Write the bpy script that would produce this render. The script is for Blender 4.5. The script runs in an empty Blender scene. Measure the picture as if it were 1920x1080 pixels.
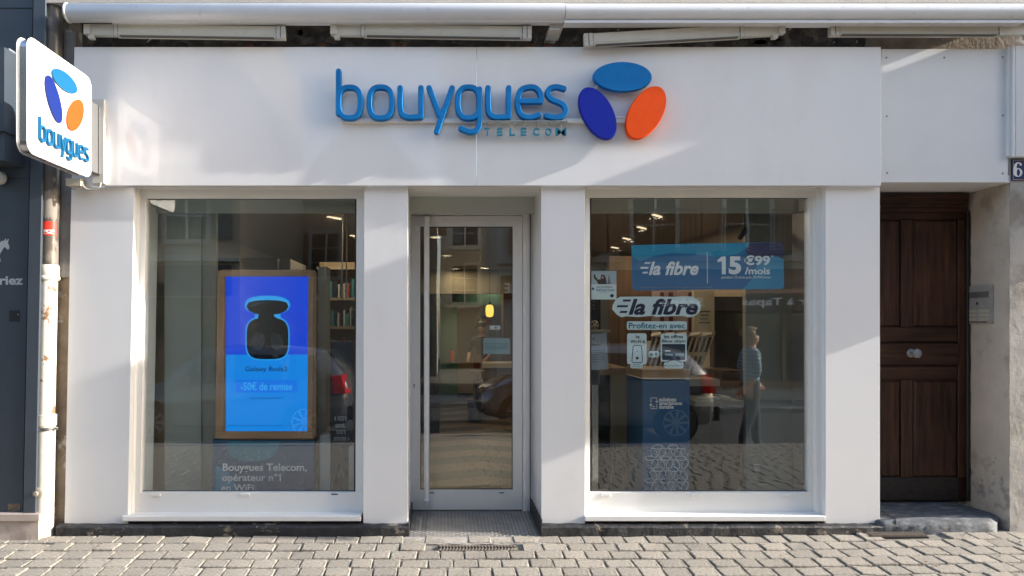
import bpy, bmesh, math, random
from mathutils import Vector, Matrix
random.seed(7)
R = math.radians
sc = bpy.context.scene

# ---------------------------------------------------------------- camera, light, exposure
D = 5.333            # camera distance to the shopfront plane (y = 0)
H = 1.625            # camera height
cam = bpy.data.cameras.new('camera'); camo = bpy.data.objects.new('camera', cam)
sc.collection.objects.link(camo); sc.camera = camo
camo.location = (0, -D, H); camo.rotation_euler = (R(90), 0, 0)
cam.sensor_width = 36; cam.lens = 24; cam.clip_start = 0.02; cam.clip_end = 900
cam.shift_x = (960 - 830) / 1920; cam.shift_y = (610 - 540) / 1920
SUN_EL, SUN_AZ = 20.8, 4.0      # elevation; degrees out from the shopfront plane, from the right
w = bpy.data.worlds.new('World'); sc.world = w; w.use_nodes = True
nt = w.node_tree; bg = nt.nodes['Background']
sky = nt.nodes.new('ShaderNodeTexSky'); sky.sky_type = 'NISHITA'; sky.sun_disc = False
sky.sun_elevation = R(SUN_EL); sky.sun_rotation = R(90 + SUN_AZ); sky.air_density = 1.0; sky.dust_density = 1.6
nt.links.new(sky.outputs[0], bg.inputs[0]); bg.inputs[1].default_value = 0.15
sun = bpy.data.lights.new('sun', 'SUN'); sun.energy = 3.0; sun.angle = R(0.5); sun.color = (1.0, 0.95, 0.87)
suno = bpy.data.objects.new('sun', sun); sc.collection.objects.link(suno)
ce = math.cos(R(SUN_EL))
to_sun = Vector((ce * math.cos(R(SUN_AZ)), -ce * math.sin(R(SUN_AZ)), math.sin(R(SUN_EL))))
suno.rotation_euler = to_sun.to_track_quat('Z', 'Y').to_euler(); suno.location = (20, -3, 12)
sc.view_settings.view_transform = 'Standard'; sc.view_settings.look = 'None'
sc.view_settings.gamma = 1; sc.view_settings.use_curve_mapping = False
EXPO = 1.87
sc.view_settings.exposure = EXPO
EM = 1 / 2 ** EXPO
sc.cycles.max_bounces = 8; sc.cycles.transparent_max_bounces = 24; sc.cycles.glossy_bounces = 3
sc.cycles.caustics_reflective = False; sc.cycles.caustics_refractive = False
try:
    sc.cycles.use_denoising = True
except Exception: pass

# ---------------------------------------------------------------- materials
def lin(h):
    if not isinstance(h, str): return tuple(h)
    h = h.lstrip('#'); c = [int(h[i:i+2], 16) / 255 for i in (0, 2, 4)]
    return tuple(((v + .055) / 1.055) ** 2.4 if v > .04045 else v / 12.92 for v in c)
MATS = {}
def mat(name, col, rough=.5, metal=0, var=0.0, vs=6, bump=0.0, bs=60, spec=.5, coat=0, rand=0.0, col2=None, cs=3, lo=.45, hi=.6, det=6, stretch=None, emit=0, rvar=0):
    """procedural material: base colour with noise variation, optional second colour in patches, fine bump"""
    if name in MATS: return MATS[name]
    m = bpy.data.materials.new(name); m.use_nodes = True; MATS[name] = m
    N = m.node_tree.nodes; L = m.node_tree.links; b = N['Principled BSDF']
    c = lin(col)
    b.inputs['Roughness'].default_value = rough; b.inputs['Metallic'].default_value = metal
    b.inputs['Specular IOR Level'].default_value = spec; b.inputs['Coat Weight'].default_value = coat
    b.inputs['Coat Roughness'].default_value = .04
    tc = N.new('ShaderNodeTexCoord'); mp = N.new('ShaderNodeMapping'); L.new(tc.outputs['Object'], mp.inputs[0])
    if stretch: mp.inputs['Scale'].default_value = stretch
    def noise(s, d=6, rg=.55):
        n = N.new('ShaderNodeTexNoise'); n.inputs['Scale'].default_value = s; n.inputs['Detail'].default_value = d
        n.inputs['Roughness'].default_value = rg; L.new(mp.outputs[0], n.inputs['Vector']); return n
    rgb = N.new('ShaderNodeRGB'); rgb.outputs[0].default_value = (*c, 1); cur = rgb.outputs[0]
    if col2 is not None:
        n = noise(cs, det, .65); r = N.new('ShaderNodeMapRange'); L.new(n.outputs['Fac'], r.inputs[0])
        r.inputs[1].default_value = lo; r.inputs[2].default_value = hi
        x = N.new('ShaderNodeMix'); x.data_type = 'RGBA'; L.new(r.outputs[0], x.inputs[0]); L.new(cur, x.inputs[6])
        x.inputs[7].default_value = (*lin(col2), 1); cur = x.outputs[2]
    if var:
        n = noise(vs); r = N.new('ShaderNodeMapRange'); L.new(n.outputs['Fac'], r.inputs[0])
        r.inputs[1].default_value = .3; r.inputs[2].default_value = .7
        r.inputs[3].default_value = 1 - var; r.inputs[4].default_value = 1 + var
        x = N.new('ShaderNodeMix'); x.data_type = 'RGBA'; x.blend_type = 'MULTIPLY'; x.inputs[0].default_value = 1
        L.new(cur, x.inputs[6]); L.new(r.outputs[0], x.inputs[7]); cur = x.outputs[2]
    if rand:
        o = N.new('ShaderNodeObjectInfo'); r = N.new('ShaderNodeMapRange'); L.new(o.outputs['Random'], r.inputs[0])
        r.inputs[3].default_value = 1 - rand; r.inputs[4].default_value = 1 + rand
        x = N.new('ShaderNodeMix'); x.data_type = 'RGBA'; x.blend_type = 'MULTIPLY'; x.inputs[0].default_value = 1
        L.new(cur, x.inputs[6]); L.new(r.outputs[0], x.inputs[7]); cur = x.outputs[2]
    L.new(cur, b.inputs['Base Color'])
    if rvar:
        n = noise(vs * 1.7); r = N.new('ShaderNodeMapRange'); L.new(n.outputs['Fac'], r.inputs[0])
        r.inputs[1].default_value = .3; r.inputs[2].default_value = .7
        r.inputs[3].default_value = max(0, rough - rvar); r.inputs[4].default_value = rough + rvar
        L.new(r.outputs[0], b.inputs['Roughness'])
    if bump:
        n = noise(bs, 8, .6); bp = N.new('ShaderNodeBump'); bp.inputs['Strength'].default_value = 1
        bp.inputs['Distance'].default_value = bump; L.new(n.outputs['Fac'], bp.inputs['Height']); L.new(bp.outputs[0], b.inputs['Normal'])
    if emit:
        b.inputs['Emission Color'].default_value = (*c, 1); b.inputs['Emission Strength'].default_value = emit * EM; rgb.outputs[0].default_value = (*[v * .08 for v in c], 1)
    return m
def glass_mat(name, refl=.08, tint=(.86, .9, .89)):
    m = bpy.data.materials.new(name); m.use_nodes = True; N = m.node_tree.nodes; L = m.node_tree.links
    N.remove(N['Principled BSDF']); out = N['Material Output']
    t = N.new('ShaderNodeBsdfTransparent'); t.inputs[0].default_value = (*tint, 1)
    g = N.new('ShaderNodeBsdfGlossy'); g.inputs['Roughness'].default_value = 0.0; g.inputs[0].default_value = (1, 1, 1, 1)
    lw = N.new('ShaderNodeLayerWeight'); lw.inputs[0].default_value = .5
    pw = N.new('ShaderNodeMath'); pw.operation = 'POWER'; L.new(lw.outputs['Facing'], pw.inputs[0]); pw.inputs[1].default_value = 5
    ma = N.new('ShaderNodeMath'); ma.operation = 'MULTIPLY_ADD'; L.new(pw.outputs[0], ma.inputs[0]); ma.inputs[1].default_value = .8; ma.inputs[2].default_value = refl
    x = N.new('ShaderNodeMixShader'); L.new(ma.outputs[0], x.inputs[0]); L.new(t.outputs[0], x.inputs[1]); L.new(g.outputs[0], x.inputs[2])
    tc = N.new('ShaderNodeTexCoord'); n = N.new('ShaderNodeTexNoise'); n.inputs['Scale'].default_value = 1.3; n.inputs['Detail'].default_value = 1
    L.new(tc.outputs['Object'], n.inputs['Vector'])
    bp = N.new('ShaderNodeBump'); bp.inputs['Distance'].default_value = .0012; L.new(n.outputs['Fac'], bp.inputs['Height']); L.new(bp.outputs[0], g.inputs['Normal'])
    L.new(x.outputs[0], out.inputs['Surface']); MATS[name] = m; return m
def wood_mat(name, c1, c2, rough=.5, axis='Z', scale=1.0, bump=.0006, coat=0):
    m = bpy.data.materials.new(name); m.use_nodes = True; MATS[name] = m
    N = m.node_tree.nodes; L = m.node_tree.links; b = N['Principled BSDF']; b.inputs['Roughness'].default_value = rough
    b.inputs['Coat Weight'].default_value = coat; b.inputs['Specular IOR Level'].default_value = .25
    tc = N.new('ShaderNodeTexCoord'); mp = N.new('ShaderNodeMapping'); L.new(tc.outputs['Object'], mp.inputs[0])
    s = {'Z': (30, 30, 1.6), 'X': (1.6, 30, 30)}[axis]; mp.inputs['Scale'].default_value = tuple(v * scale for v in s)
    n = N.new('ShaderNodeTexNoise'); n.inputs['Scale'].default_value = 1.5; n.inputs['Detail'].default_value = 8; n.inputs['Roughness'].default_value = .65
    L.new(mp.outputs[0], n.inputs['Vector'])
    n2 = N.new('ShaderNodeTexNoise'); n2.inputs['Scale'].default_value = 2.2; L.new(tc.outputs['Object'], n2.inputs['Vector'])
    ad = N.new('ShaderNodeMath'); ad.operation = 'MULTIPLY_ADD'; L.new(n2.outputs['Fac'], ad.inputs[0]); ad.inputs[1].default_value = .5; L.new(n.outputs['Fac'], ad.inputs[2])
    r = N.new('ShaderNodeMapRange'); L.new(ad.outputs[0], r.inputs[0]); r.inputs[1].default_value = .55; r.inputs[2].default_value = .98
    x = N.new('ShaderNodeMix'); x.data_type = 'RGBA'; L.new(r.outputs[0], x.inputs[0])
    x.inputs[6].default_value = (*lin(c1), 1); x.inputs[7].default_value = (*lin(c2), 1); L.new(x.outputs[2], b.inputs['Base Color'])
    bp = N.new('ShaderNodeBump'); bp.inputs['Distance'].default_value = bump; L.new(n.outputs['Fac'], bp.inputs['Height']); L.new(bp.outputs[0], b.inputs['Normal'])
    return m

# ---------------------------------------------------------------- geometry helpers
def S(y): return (D + y) / 1280.0
def X(px, y=0): return (px - 830) * S(y)
def Z(py, y=0): return H + (610 - py) * S(y)
def lean(px, py):                       # the old shopfront's left end leans outwards towards the foot
    return px - 12 * max(0, min(1.05, (765 - px) / 505)) * (py - 350) / 625

class MB:
    def __init__(s): s.v = []; s.f = []; s.mi = []; s.smooth = False
    def add(s, vs, fs, mi=0):
        o = len(s.v); s.v += [tuple(v) for v in vs]; s.f += [tuple(i + o for i in f) for f in fs]; s.mi += [mi] * len(fs); return s
    def box(s, x0, x1, y0, y1, z0, z1, mi=0):
        return s.hexa([(x0, y0, z0), (x1, y0, z0), (x1, y1, z0), (x0, y1, z0), (x0, y0, z1), (x1, y0, z1), (x1, y1, z1), (x0, y1, z1)], mi)
    def hexa(s, p, mi=0):
        return s.add(p, [(3, 2, 1, 0), (4, 5, 6, 7), (0, 1, 5, 4), (1, 2, 6, 5), (2, 3, 7, 6), (3, 0, 4, 7)], mi)
    def cbox(s, x0, x1, y0, y1, z0, z1, c=.003, mi=0):   # box with chamfered front (-y) edges
        vs = []
        for (y, i) in ((y1, 0), (y0 + c, 0), (y0, c)):
            vs += [(x0 + i, y, z0 + i), (x1 - i, y, z0 + i), (x1 - i, y, z1 - i), (x0 + i, y, z1 - i)]
        fs = [(0, 1, 2, 3), (11, 10, 9, 8)]
        for k in (0, 4):
            for i in range(4):
                j = (i + 1) % 4; fs.append((k + i, k + 4 + i, k + 4 + j, k + j))
        return s.add(vs, fs, mi)
    def fb(s, x0, y0, x1, y1, ya, yb, c=0, mi=0):        # picture-measured front rectangle at depth ya, pushed back to yb
        A = [(lean(x0, y1), y1), (lean(x1, y1), y1), (lean(x1, y0), y0), (lean(x0, y0), y0)]
        F = [(X(a, ya), Z(b, ya)) for a, b in A]
        if c:
            G = [(F[0][0] + c, F[0][1] + c), (F[1][0] - c, F[1][1] + c), (F[2][0] - c, F[2][1] - c), (F[3][0] + c, F[3][1] - c)]
            vs = [(x, yb, z) for x, z in F] + [(x, ya + c, z) for x, z in F] + [(x, ya, z) for x, z in G]
            fs = [(0, 3, 2, 1)[::-1], (8, 9, 10, 11)]
            for k in (0, 4):
                for i in range(4):
                    j = (i + 1) % 4; fs.append((k + i, k + j, k + 4 + j, k + 4 + i))
            return s.add(vs, fs, mi)
        vs = [(x, ya, z) for x, z in F] + [(x, yb, z) for x, z in F]
        return s.add(vs, [(0, 1, 2, 3), (7, 6, 5, 4), (4, 5, 1, 0), (5, 6, 2, 1), (6, 7, 3, 2), (7, 4, 0, 3)], mi)
    def tube(s, pts, r, n=10, cap=True, mi=0):
        pts = [Vector(p) for p in pts]; rs = r if isinstance(r, (list, tuple)) else [r] * len(pts)
        o = len(s.v); up = None
        for i, p in enumerate(pts):
            d = (pts[min(i + 1, len(pts) - 1)] - pts[max(i - 1, 0)]).normalized()
            if up is None:
                up = Vector((0, 0, 1)) if abs(d.z) < .9 else Vector((1, 0, 0))
            a = d.cross(up).normalized(); b = a.cross(d).normalized(); up = b
            for k in range(n):
                t = 2 * math.pi * k / n; q = p + (a * math.cos(t) + b * math.sin(t)) * rs[i]; s.v.append(tuple(q))
        for i in range(len(pts) - 1):
            for k in range(n):
                k2 = (k + 1) % n; s.f.append((o + i * n + k, o + i * n + k2, o + (i + 1) * n + k2, o + (i + 1) * n + k)); s.mi.append(mi)
        if cap:
            s.f.append(tuple(o + k for k in range(n))[::-1]); s.mi.append(mi)
            s.f.append(tuple(o + (len(pts) - 1) * n + k for k in range(n))); s.mi.append(mi)
        return s
    def lathe(s, prof, c, axis='z', n=24, mi=0):         # prof: (radius, height) pairs
        o = len(s.v)
        for (r, h) in prof:
            for k in range(n):
                t = 2 * math.pi * k / n; a, b = r * math.cos(t), r * math.sin(t)
                p = {'z': (a, b, h), 'y': (a, h, b), 'x': (h, a, b)}[axis]; s.v.append((c[0] + p[0], c[1] + p[1], c[2] + p[2]))
        for i in range(len(prof) - 1):
            for k in range(n):
                k2 = (k + 1) % n; s.f.append((o + i * n + k, o + i * n + k2, o + (i + 1) * n + k2, o + (i + 1) * n + k)); s.mi.append(mi)
        s.f.append(tuple(o + k for k in range(n))[::-1]); s.mi.append(mi)
        s.f.append(tuple(o + (len(prof) - 1) * n + k for k in range(n))); s.mi.append(mi); return s
    def prism(s, pts, fn, mi=0, cham=0):                 # outline pts (u, v); fn(u, v, t) with t 0 at the front and 1 at the back
        n = len(pts); o = len(s.v)
        for t in (0, 1):
            for u, v in pts: s.v.append(tuple(fn(u, v, t)))
        s.f.append(tuple(o + i for i in range(n))); s.mi.append(mi)
        s.f.append(tuple(o + n + i for i in range(n))[::-1]); s.mi.append(mi)
        for i in range(n):
            j = (i + 1) % n; s.f.append((o + i, o + n + i, o + n + j, o + j)); s.mi.append(mi)
        return s
    def build(s, name, m, parent=None, smooth=False, auto=35):
        me = bpy.data.meshes.new(name)
        off = parent_world(parent) if parent else Vector((0, 0, 0))
        me.from_pydata([tuple(Vector(v) - off) for v in s.v], [], s.f)
        ms = m if isinstance(m, (list, tuple)) else [m]
        for q in ms: me.materials.append(q)
        if len(ms) > 1: me.polygons.foreach_set('material_index', s.mi)
        bm = bmesh.new(); bm.from_mesh(me); bmesh.ops.recalc_face_normals(bm, faces=bm.faces); bm.to_mesh(me); bm.free()
        if smooth:
            me.polygons.foreach_set('use_smooth', [True] * len(me.polygons)); me.set_sharp_from_angle(angle=R(auto))
        me.update()
        o = bpy.data.objects.new(name, me); sc.collection.objects.link(o)
        if parent: o.parent = parent
        return o
def parent_world(p):
    v = Vector((0, 0, 0))
    while p: v += p.location; p = p.parent
    return v
def tag(o, label=None, cat=None, group=None, kind=None):
    if label: o['label'] = label
    if cat: o['category'] = cat
    if group: o['group'] = group
    if kind: o['kind'] = kind
    return o
def thing(name, label, cat, loc=(0, 0, 0), group=None):
    o = bpy.data.objects.new(name, None); sc.collection.objects.link(o); o.location = loc; o.empty_display_size = .1
    return tag(o, label, cat, group)
def kids(o): return [c for c in bpy.data.objects if c.parent == o]
def dup(root, loc, label=None):
    r = root.copy(); sc.collection.objects.link(r); r.location = loc
    if label: r['label'] = label
    for ch in kids(root):
        c = ch.copy(); sc.collection.objects.link(c); c.parent = r
        for g in kids(ch):
            e = g.copy(); sc.collection.objects.link(e); e.parent = c
    return r
def fbox(name, m, parent, x0, y0, x1, y1, ya, yb, c=.002):
    return MB().fb(x0, y0, x1, y1, ya, yb, c).build(name, m, parent)
def rrect(x0, y0, x1, y1, r, n=6):
    pts = []
    for cx, cy, a0 in ((x1 - r, y1 - r, 0), (x0 + r, y1 - r, 90), (x0 + r, y0 + r, 180), (x1 - r, y0 + r, 270)):
        for k in range(n + 1):
            t = R(a0 + 90 * k / n); pts.append((cx + r * math.cos(t), cy + r * math.sin(t)))
    return pts
def ell(cx, cy, a, b, ang, n=40):
    ca, sa = math.cos(R(ang)), math.sin(R(ang))
    return [(cx + a * math.cos(t) * ca - b * math.sin(t) * sa, cy + a * math.cos(t) * sa + b * math.sin(t) * ca) for t in [2 * math.pi * k / n for k in range(n)]]
def flat(pts, y, th=.001):               # fn for prism: picture-measured outline at depth y
    return lambda u, v, t: (X(u, y), y + t * th, Z(v, y))
def shape(name, m, parent, pts, y, th=.001):
    return MB().prism(pts, flat(pts, y, th)).build(name, m, parent)
def ribbon(mb, pts, w, fn, closed=False, c=.25, n=8, front=0.0):
    """stroke with round ends; fn(u, v, depth) with depth 0 at the front and 1 at the back"""
    P = [Vector((p[0], p[1])) for p in pts]; N_ = len(P)
    prof = [(-1, 1), (-1, c), (-1 + c, 0), (1 - c, 0), (1, c), (1, 1)]
    o = len(mb.v)
    def nrm(i):
        a = P[(i - 1) % N_] if closed or i > 0 else P[i]; b = P[(i + 1) % N_] if closed or i < N_ - 1 else P[i]
        d = (b - a).normalized(); return Vector((-d.y, d.x))
    for i in range(N_):
        q = nrm(i)
        for (k, t) in prof:
            p = P[i] + q * (k * w); mb.v.append(tuple(fn(p.x, p.y, t + front)))
    K = len(prof)
    for i in range(N_ if closed else N_ - 1):
        j = (i + 1) % N_
        for k in range(K - 1):
            mb.f.append((o + i * K + k, o + i * K + k + 1, o + j * K + k + 1, o + j * K + k)); mb.mi.append(0)
    if not closed:
        for e, s in ((0, 1), (N_ - 1, -1)):
            q = nrm(e); base = math.atan2(q.y, q.x); ring = []
            for a in range(n + 1):
                t = base + s * math.pi * a / n; dv = Vector((math.cos(t), math.sin(t))); row = []
                for (k, tt) in prof[3:]:
                    p = P[e] + dv * (k * w); row.append(len(mb.v)); mb.v.append(tuple(fn(p.x, p.y, tt + front)))
                ring.append(row)
            cen = len(mb.v); mb.v.append(tuple(fn(P[e].x, P[e].y, front)))
            for a in range(n):
                mb.f.append((cen, ring[a][0], ring[a + 1][0])); mb.mi.append(0)
                for k in range(2):
                    mb.f.append((ring[a][k], ring[a][k + 1], ring[a + 1][k + 1], ring[a + 1][k])); mb.mi.append(0)
def bez(pts, n=6):                       # Catmull-Rom through points
    out = []
    P = [Vector(p) for p in pts]
    for i in range(len(P) - 1):
        a = P[max(i - 1, 0)]; b = P[i]; c = P[i + 1]; d = P[min(i + 2, len(P) - 1)]
        for k in range(n):
            t = k / n
            out.append(.5 * ((2 * b) + (c - a) * t + (2 * a - 5 * b + 4 * c - d) * t * t + (3 * b - a - 3 * c + d) * t ** 3))
    out.append(P[-1]); return [tuple(v) for v in out]
def sup(cx, cy, hw, hh, n=2.7, a0=0, a1=360, k=36):
    pts = []
    for i in range(k + (0 if a1 - a0 == 360 else 1)):
        t = R(a0 + (a1 - a0) * i / k); c_, s_ = math.cos(t), math.sin(t)
        pts.append((cx + hw * math.copysign(abs(c_) ** (2 / n), c_), cy + hh * math.copysign(abs(s_) ** (2 / n), s_)))
    return pts
LOGO = {  # centre lines measured on the photograph (own units, v grows downwards)
 'b': [([(97, 120), (97, 345)], 0), (sup(155, 286, 58, 81), 1)],
 'o': [(sup(320, 286, 60, 82), 1)],
 'u': [(bez([(424, 208), (424, 300), (432, 345), (462, 363), (500, 363), (534, 361)]), 0), ([(534, 208), (534, 361)], 0)],
 'y': [([(577, 208), (633, 352)], 0), ([(700, 208), (617, 440)], 0)],
 'g': [(sup(787, 286, 58, 82), 1), (bez([(845, 215), (845, 300), (845, 385), (832, 428), (795, 441), (747, 424)]), 0)],
 'u2': [(bez([(890, 208), (890, 300), (898, 345), (928, 363), (966, 363), (1000, 361)]), 0), ([(1000, 208), (1000, 361)], 0)],
 'e': [([(1062, 279), (1166, 279)], 0), (bez([(1170, 279), (1166, 235), (1140, 207), (1100, 205), (1063, 222), (1048, 270), (1050, 315), (1068, 352), (1110, 365), (1160, 352)]), 0)],
 's': [(bez([(1293, 212), (1255, 203), (1222, 210), (1206, 235), (1222, 264), (1255, 280), (1288, 297), (1302, 328), (1284, 357), (1245, 366), (1200, 356)]), 0)]}
def logo_letters(fn, m, parent, w=14, joined=False):
    allm = MB()
    for k, strokes in LOGO.items():
        mb = allm if joined else MB()
        for i, (pts, cl) in enumerate(strokes): ribbon(mb, pts, w, fn, bool(cl), front=.02 * i)
        if not joined: mb.build('letter', m, parent, True, 40)
    if joined: allm.build('lettering', m, parent)
ELL = [(1604, 150, 157, 79, 1), (1472, 343, 152, 82, 62), (1728, 340, 156, 88, -60)]
def one(x0, y0, x1, y1, fn, m, parent, w=.36):    # figure 1 with a flag, drawn as an outline
    W = x1 - x0; H_ = y1 - y0; s = x1 - W * w * 1.2
    return MB().prism([(s, y0), (x1, y0), (x1, y1), (s, y1), (s, y0 + H_ * .27), (x0, y0 + H_ * .33), (x0, y0 + H_ * .20)], fn).build('numeral', m, parent)
def text(s, box, y, m, parent, name='lettering', bold=0.0, shear=0.0, depth=.0006, fn=None, space=1.0, align='CENTER', lsp=1.0):
    cu = bpy.data.curves.new('t', 'FONT'); cu.body = s; cu.size = 1; cu.offset = bold; cu.shear = shear
    cu.space_character = space; cu.extrude = .5; cu.align_x = align; cu.space_line = lsp; cu.resolution_u = 3
    t = bpy.data.objects.new('t', cu); sc.collection.objects.link(t)
    dg = bpy.context.evaluated_depsgraph_get(); dg.update()
    me = bpy.data.meshes.new_from_object(t.evaluated_get(dg)); bpy.data.objects.remove(t); bpy.data.curves.remove(cu)
    vs = [v.co.copy() for v in me.vertices]
    if not vs: return None
    x0, x1 = min(v.x for v in vs), max(v.x for v in vs); y0, y1 = min(v.y for v in vs), max(v.y for v in vs)
    off = parent_world(parent) if parent else Vector((0, 0, 0))
    for v in me.vertices:
        u = box[0] + (v.co.x - x0) / (x1 - x0) * (box[2] - box[0]); q = box[3] + (v.co.y - y0) / (y1 - y0) * (box[1] - box[3])
        tt = .5 - v.co.z
        p = fn(u, q, tt) if fn else (X(u, y), y + tt * depth, Z(q, y))
        v.co = Vector(p) - off
    bm = bmesh.new(); bm.from_mesh(me); bmesh.ops.recalc_face_normals(bm, faces=bm.faces); bm.to_mesh(me); bm.free()
    me.materials.clear(); me.materials.append(m); me.name = name
    o = bpy.data.objects.new(name, me); sc.collection.objects.link(o)
    if parent: o.parent = parent
    return o
# ---------------------------------------------------------------- material list
WHITE = mat('white_panel', (.765, .76, .76), .3, var=.015, vs=2.2, spec=.3, bump=.0002, bs=1.2, coat=.8, col2=(.72, .71, .70), cs=1.7, lo=.52, hi=.8, stretch=(1, 1, .45))
WPVC = mat('white_frame', (.76, .75, .72), .34, var=.02, vs=5)
WALU = mat('white_aluminium', (.62, .60, .56), .4, var=.04, vs=9)
CASS = mat('awning_paint', (.66, .66, .67), .3, var=.04, vs=4, col2=(.5, .5, .5), cs=14, lo=.62, hi=.75)
ARM = mat('awning_arm_paint', (.50, .48, .42), .4, var=.05, vs=8, col2=(.4, .37, .31), cs=25, lo=.6, hi=.75)
GASK = mat('black_gasket', (.012, .013, .014), .5)
DARKG = mat('dark_grey_metal', (.1, .1, .105), .45)
GLASS = glass_mat('window_glass', .075, (.94, .96, .95))
PLINTH = mat('black_plinth_paint', (.02, .02, .022), .6, var=.4, vs=25, col2=(.17, .14, .11), cs=7, lo=.60, hi=.63, bump=.008, bs=45)
BLUE = mat('logo_blue', (.003, .15, .42), .5, var=.07, vs=14, spec=.2)
NAVY = mat('logo_navy', (.003, .015, .30), .5, var=.05, vs=14, spec=.2)
ORNG = mat('logo_orange', (.80, .075, .003), .5, var=.05, vs=14, spec=.2)
SBLUE = mat('sign_blue', (.003, .105, .24), .4, spec=.3); SNAVY = mat('sign_navy', (.004, .018, .16), .4, spec=.3); SORNG = mat('sign_orange', (.42, .075, .004), .4, spec=.3)
TEAL = mat('small_letter_teal', (.015, .19, .30), .35)
SIGNW = mat('sign_white_face', (.84, .83, .80), .3)
CHROME = mat('brushed_steel', (.55, .55, .55), .22, metal=1, var=.05)
PAVER = mat('paver_stone', (.31, .275, .228), .9, var=.42, vs=34, rand=.12, bump=.009, bs=75, col2=(.13, .118, .10), cs=38, lo=.5, hi=.68)
MORTAR = mat('joint_sand', (.20, .18, .15), .95, var=.3, vs=20, bump=.006, bs=45)
ASPH = mat('asphalt', (.06, .06, .062), .9, var=.25, vs=3, bump=.005, bs=90)
PLAS = mat('old_plaster', (.43, .40, .36), .9, var=.12, vs=4, bump=.006, bs=16, col2=(.26, .225, .185), cs=2.2, lo=.52, hi=.66)
PLASR = mat('reveal_plaster', (.46, .40, .335), .92, var=.12, vs=4, bump=.004, bs=18, col2=(.33, .28, .23), cs=2.6, lo=.55, hi=.68)
PLASD = mat('stained_plaster', (.24, .19, .14), .95, var=.3, vs=7, bump=.01, bs=22, col2=(.46, .43, .39), cs=6, lo=.58, hi=.64)
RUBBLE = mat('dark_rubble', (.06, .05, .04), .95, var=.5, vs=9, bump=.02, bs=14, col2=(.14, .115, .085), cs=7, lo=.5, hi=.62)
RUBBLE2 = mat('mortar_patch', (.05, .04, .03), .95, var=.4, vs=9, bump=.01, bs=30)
SLATE = mat('slate_blue_paint', (.045, .058, .075), .42, var=.08, vs=3, rvar=.06)
SLATED = mat('slate_blue_trim', (.055, .068, .085), .42, var=.08, vs=3)
MARBLE = mat('pink_marble', (.46, .38, .33), .45, var=.15, vs=6, col2=(.33, .27, .24), cs=8, lo=.5, hi=.62)
PIPEB = mat('brown_pipe_plastic', (.10, .085, .072), .3, var=.15, vs=8, col2=(.2, .175, .15), cs=4, lo=.55, hi=.62)
PIPEW = mat('peeling_white_paint', (.72, .66, .56), .6, var=.06, vs=9, col2=(.26, .14, .07), cs=9, lo=.57, hi=.60, bump=.002, bs=40)
PIPEL = mat('cream_cast_iron', (.60, .57, .49), .5, var=.08, vs=12, bump=.0015, bs=40)
RED = mat('sticker_red', (.75, .04, .02), .4, var=.1, vs=30)
PWHITE = mat('print_white', (.8, .8, .8), .4)
PBLACK = mat('print_black', (.02, .022, .03), .5)
LETG = mat('pale_grey_lettering', (.42, .44, .46), .5)
OAKD = wood_mat('dark_door_wood', (.015, .007, .004), (.085, .036, .020), .45, 'Z', .8, .0014, .0)
OAKDX = wood_mat('dark_door_rail_wood', (.013, .006, .0035), (.068, .029, .016), .45, 'X', .8, .0014, .0)
DIRTW = mat('scuffed_dark_wood', (.018, .012, .009), .6, var=.5, vs=14, col2=(.07, .055, .045), cs=18, lo=.6, hi=.7, stretch=(1, 1, 3))
STEP = mat('worn_bluestone', (.07, .076, .086), .75, var=.45, vs=20, col2=(.16, .163, .17), cs=12, lo=.48, hi=.66, bump=.006, bs=30, stretch=(.6, 1.5, 1))
CHEQ = mat('chequer_plate', (.24, .235, .23), .42, metal=.6, var=.2, vs=9)
CHEQD = mat('chequer_diamonds', (.42, .41, .40), .36, metal=.6, var=.15, vs=9)
IRON = mat('rusty_iron', (.12, .095, .075), .7, var=.3, vs=30, bump=.002, bs=60)
ENAM = mat('enamel_blue', (.012, .022, .10), .2, coat=.5)
SCREW = mat('screw_grey', (.22, .22, .23), .4, metal=.6)

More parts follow.
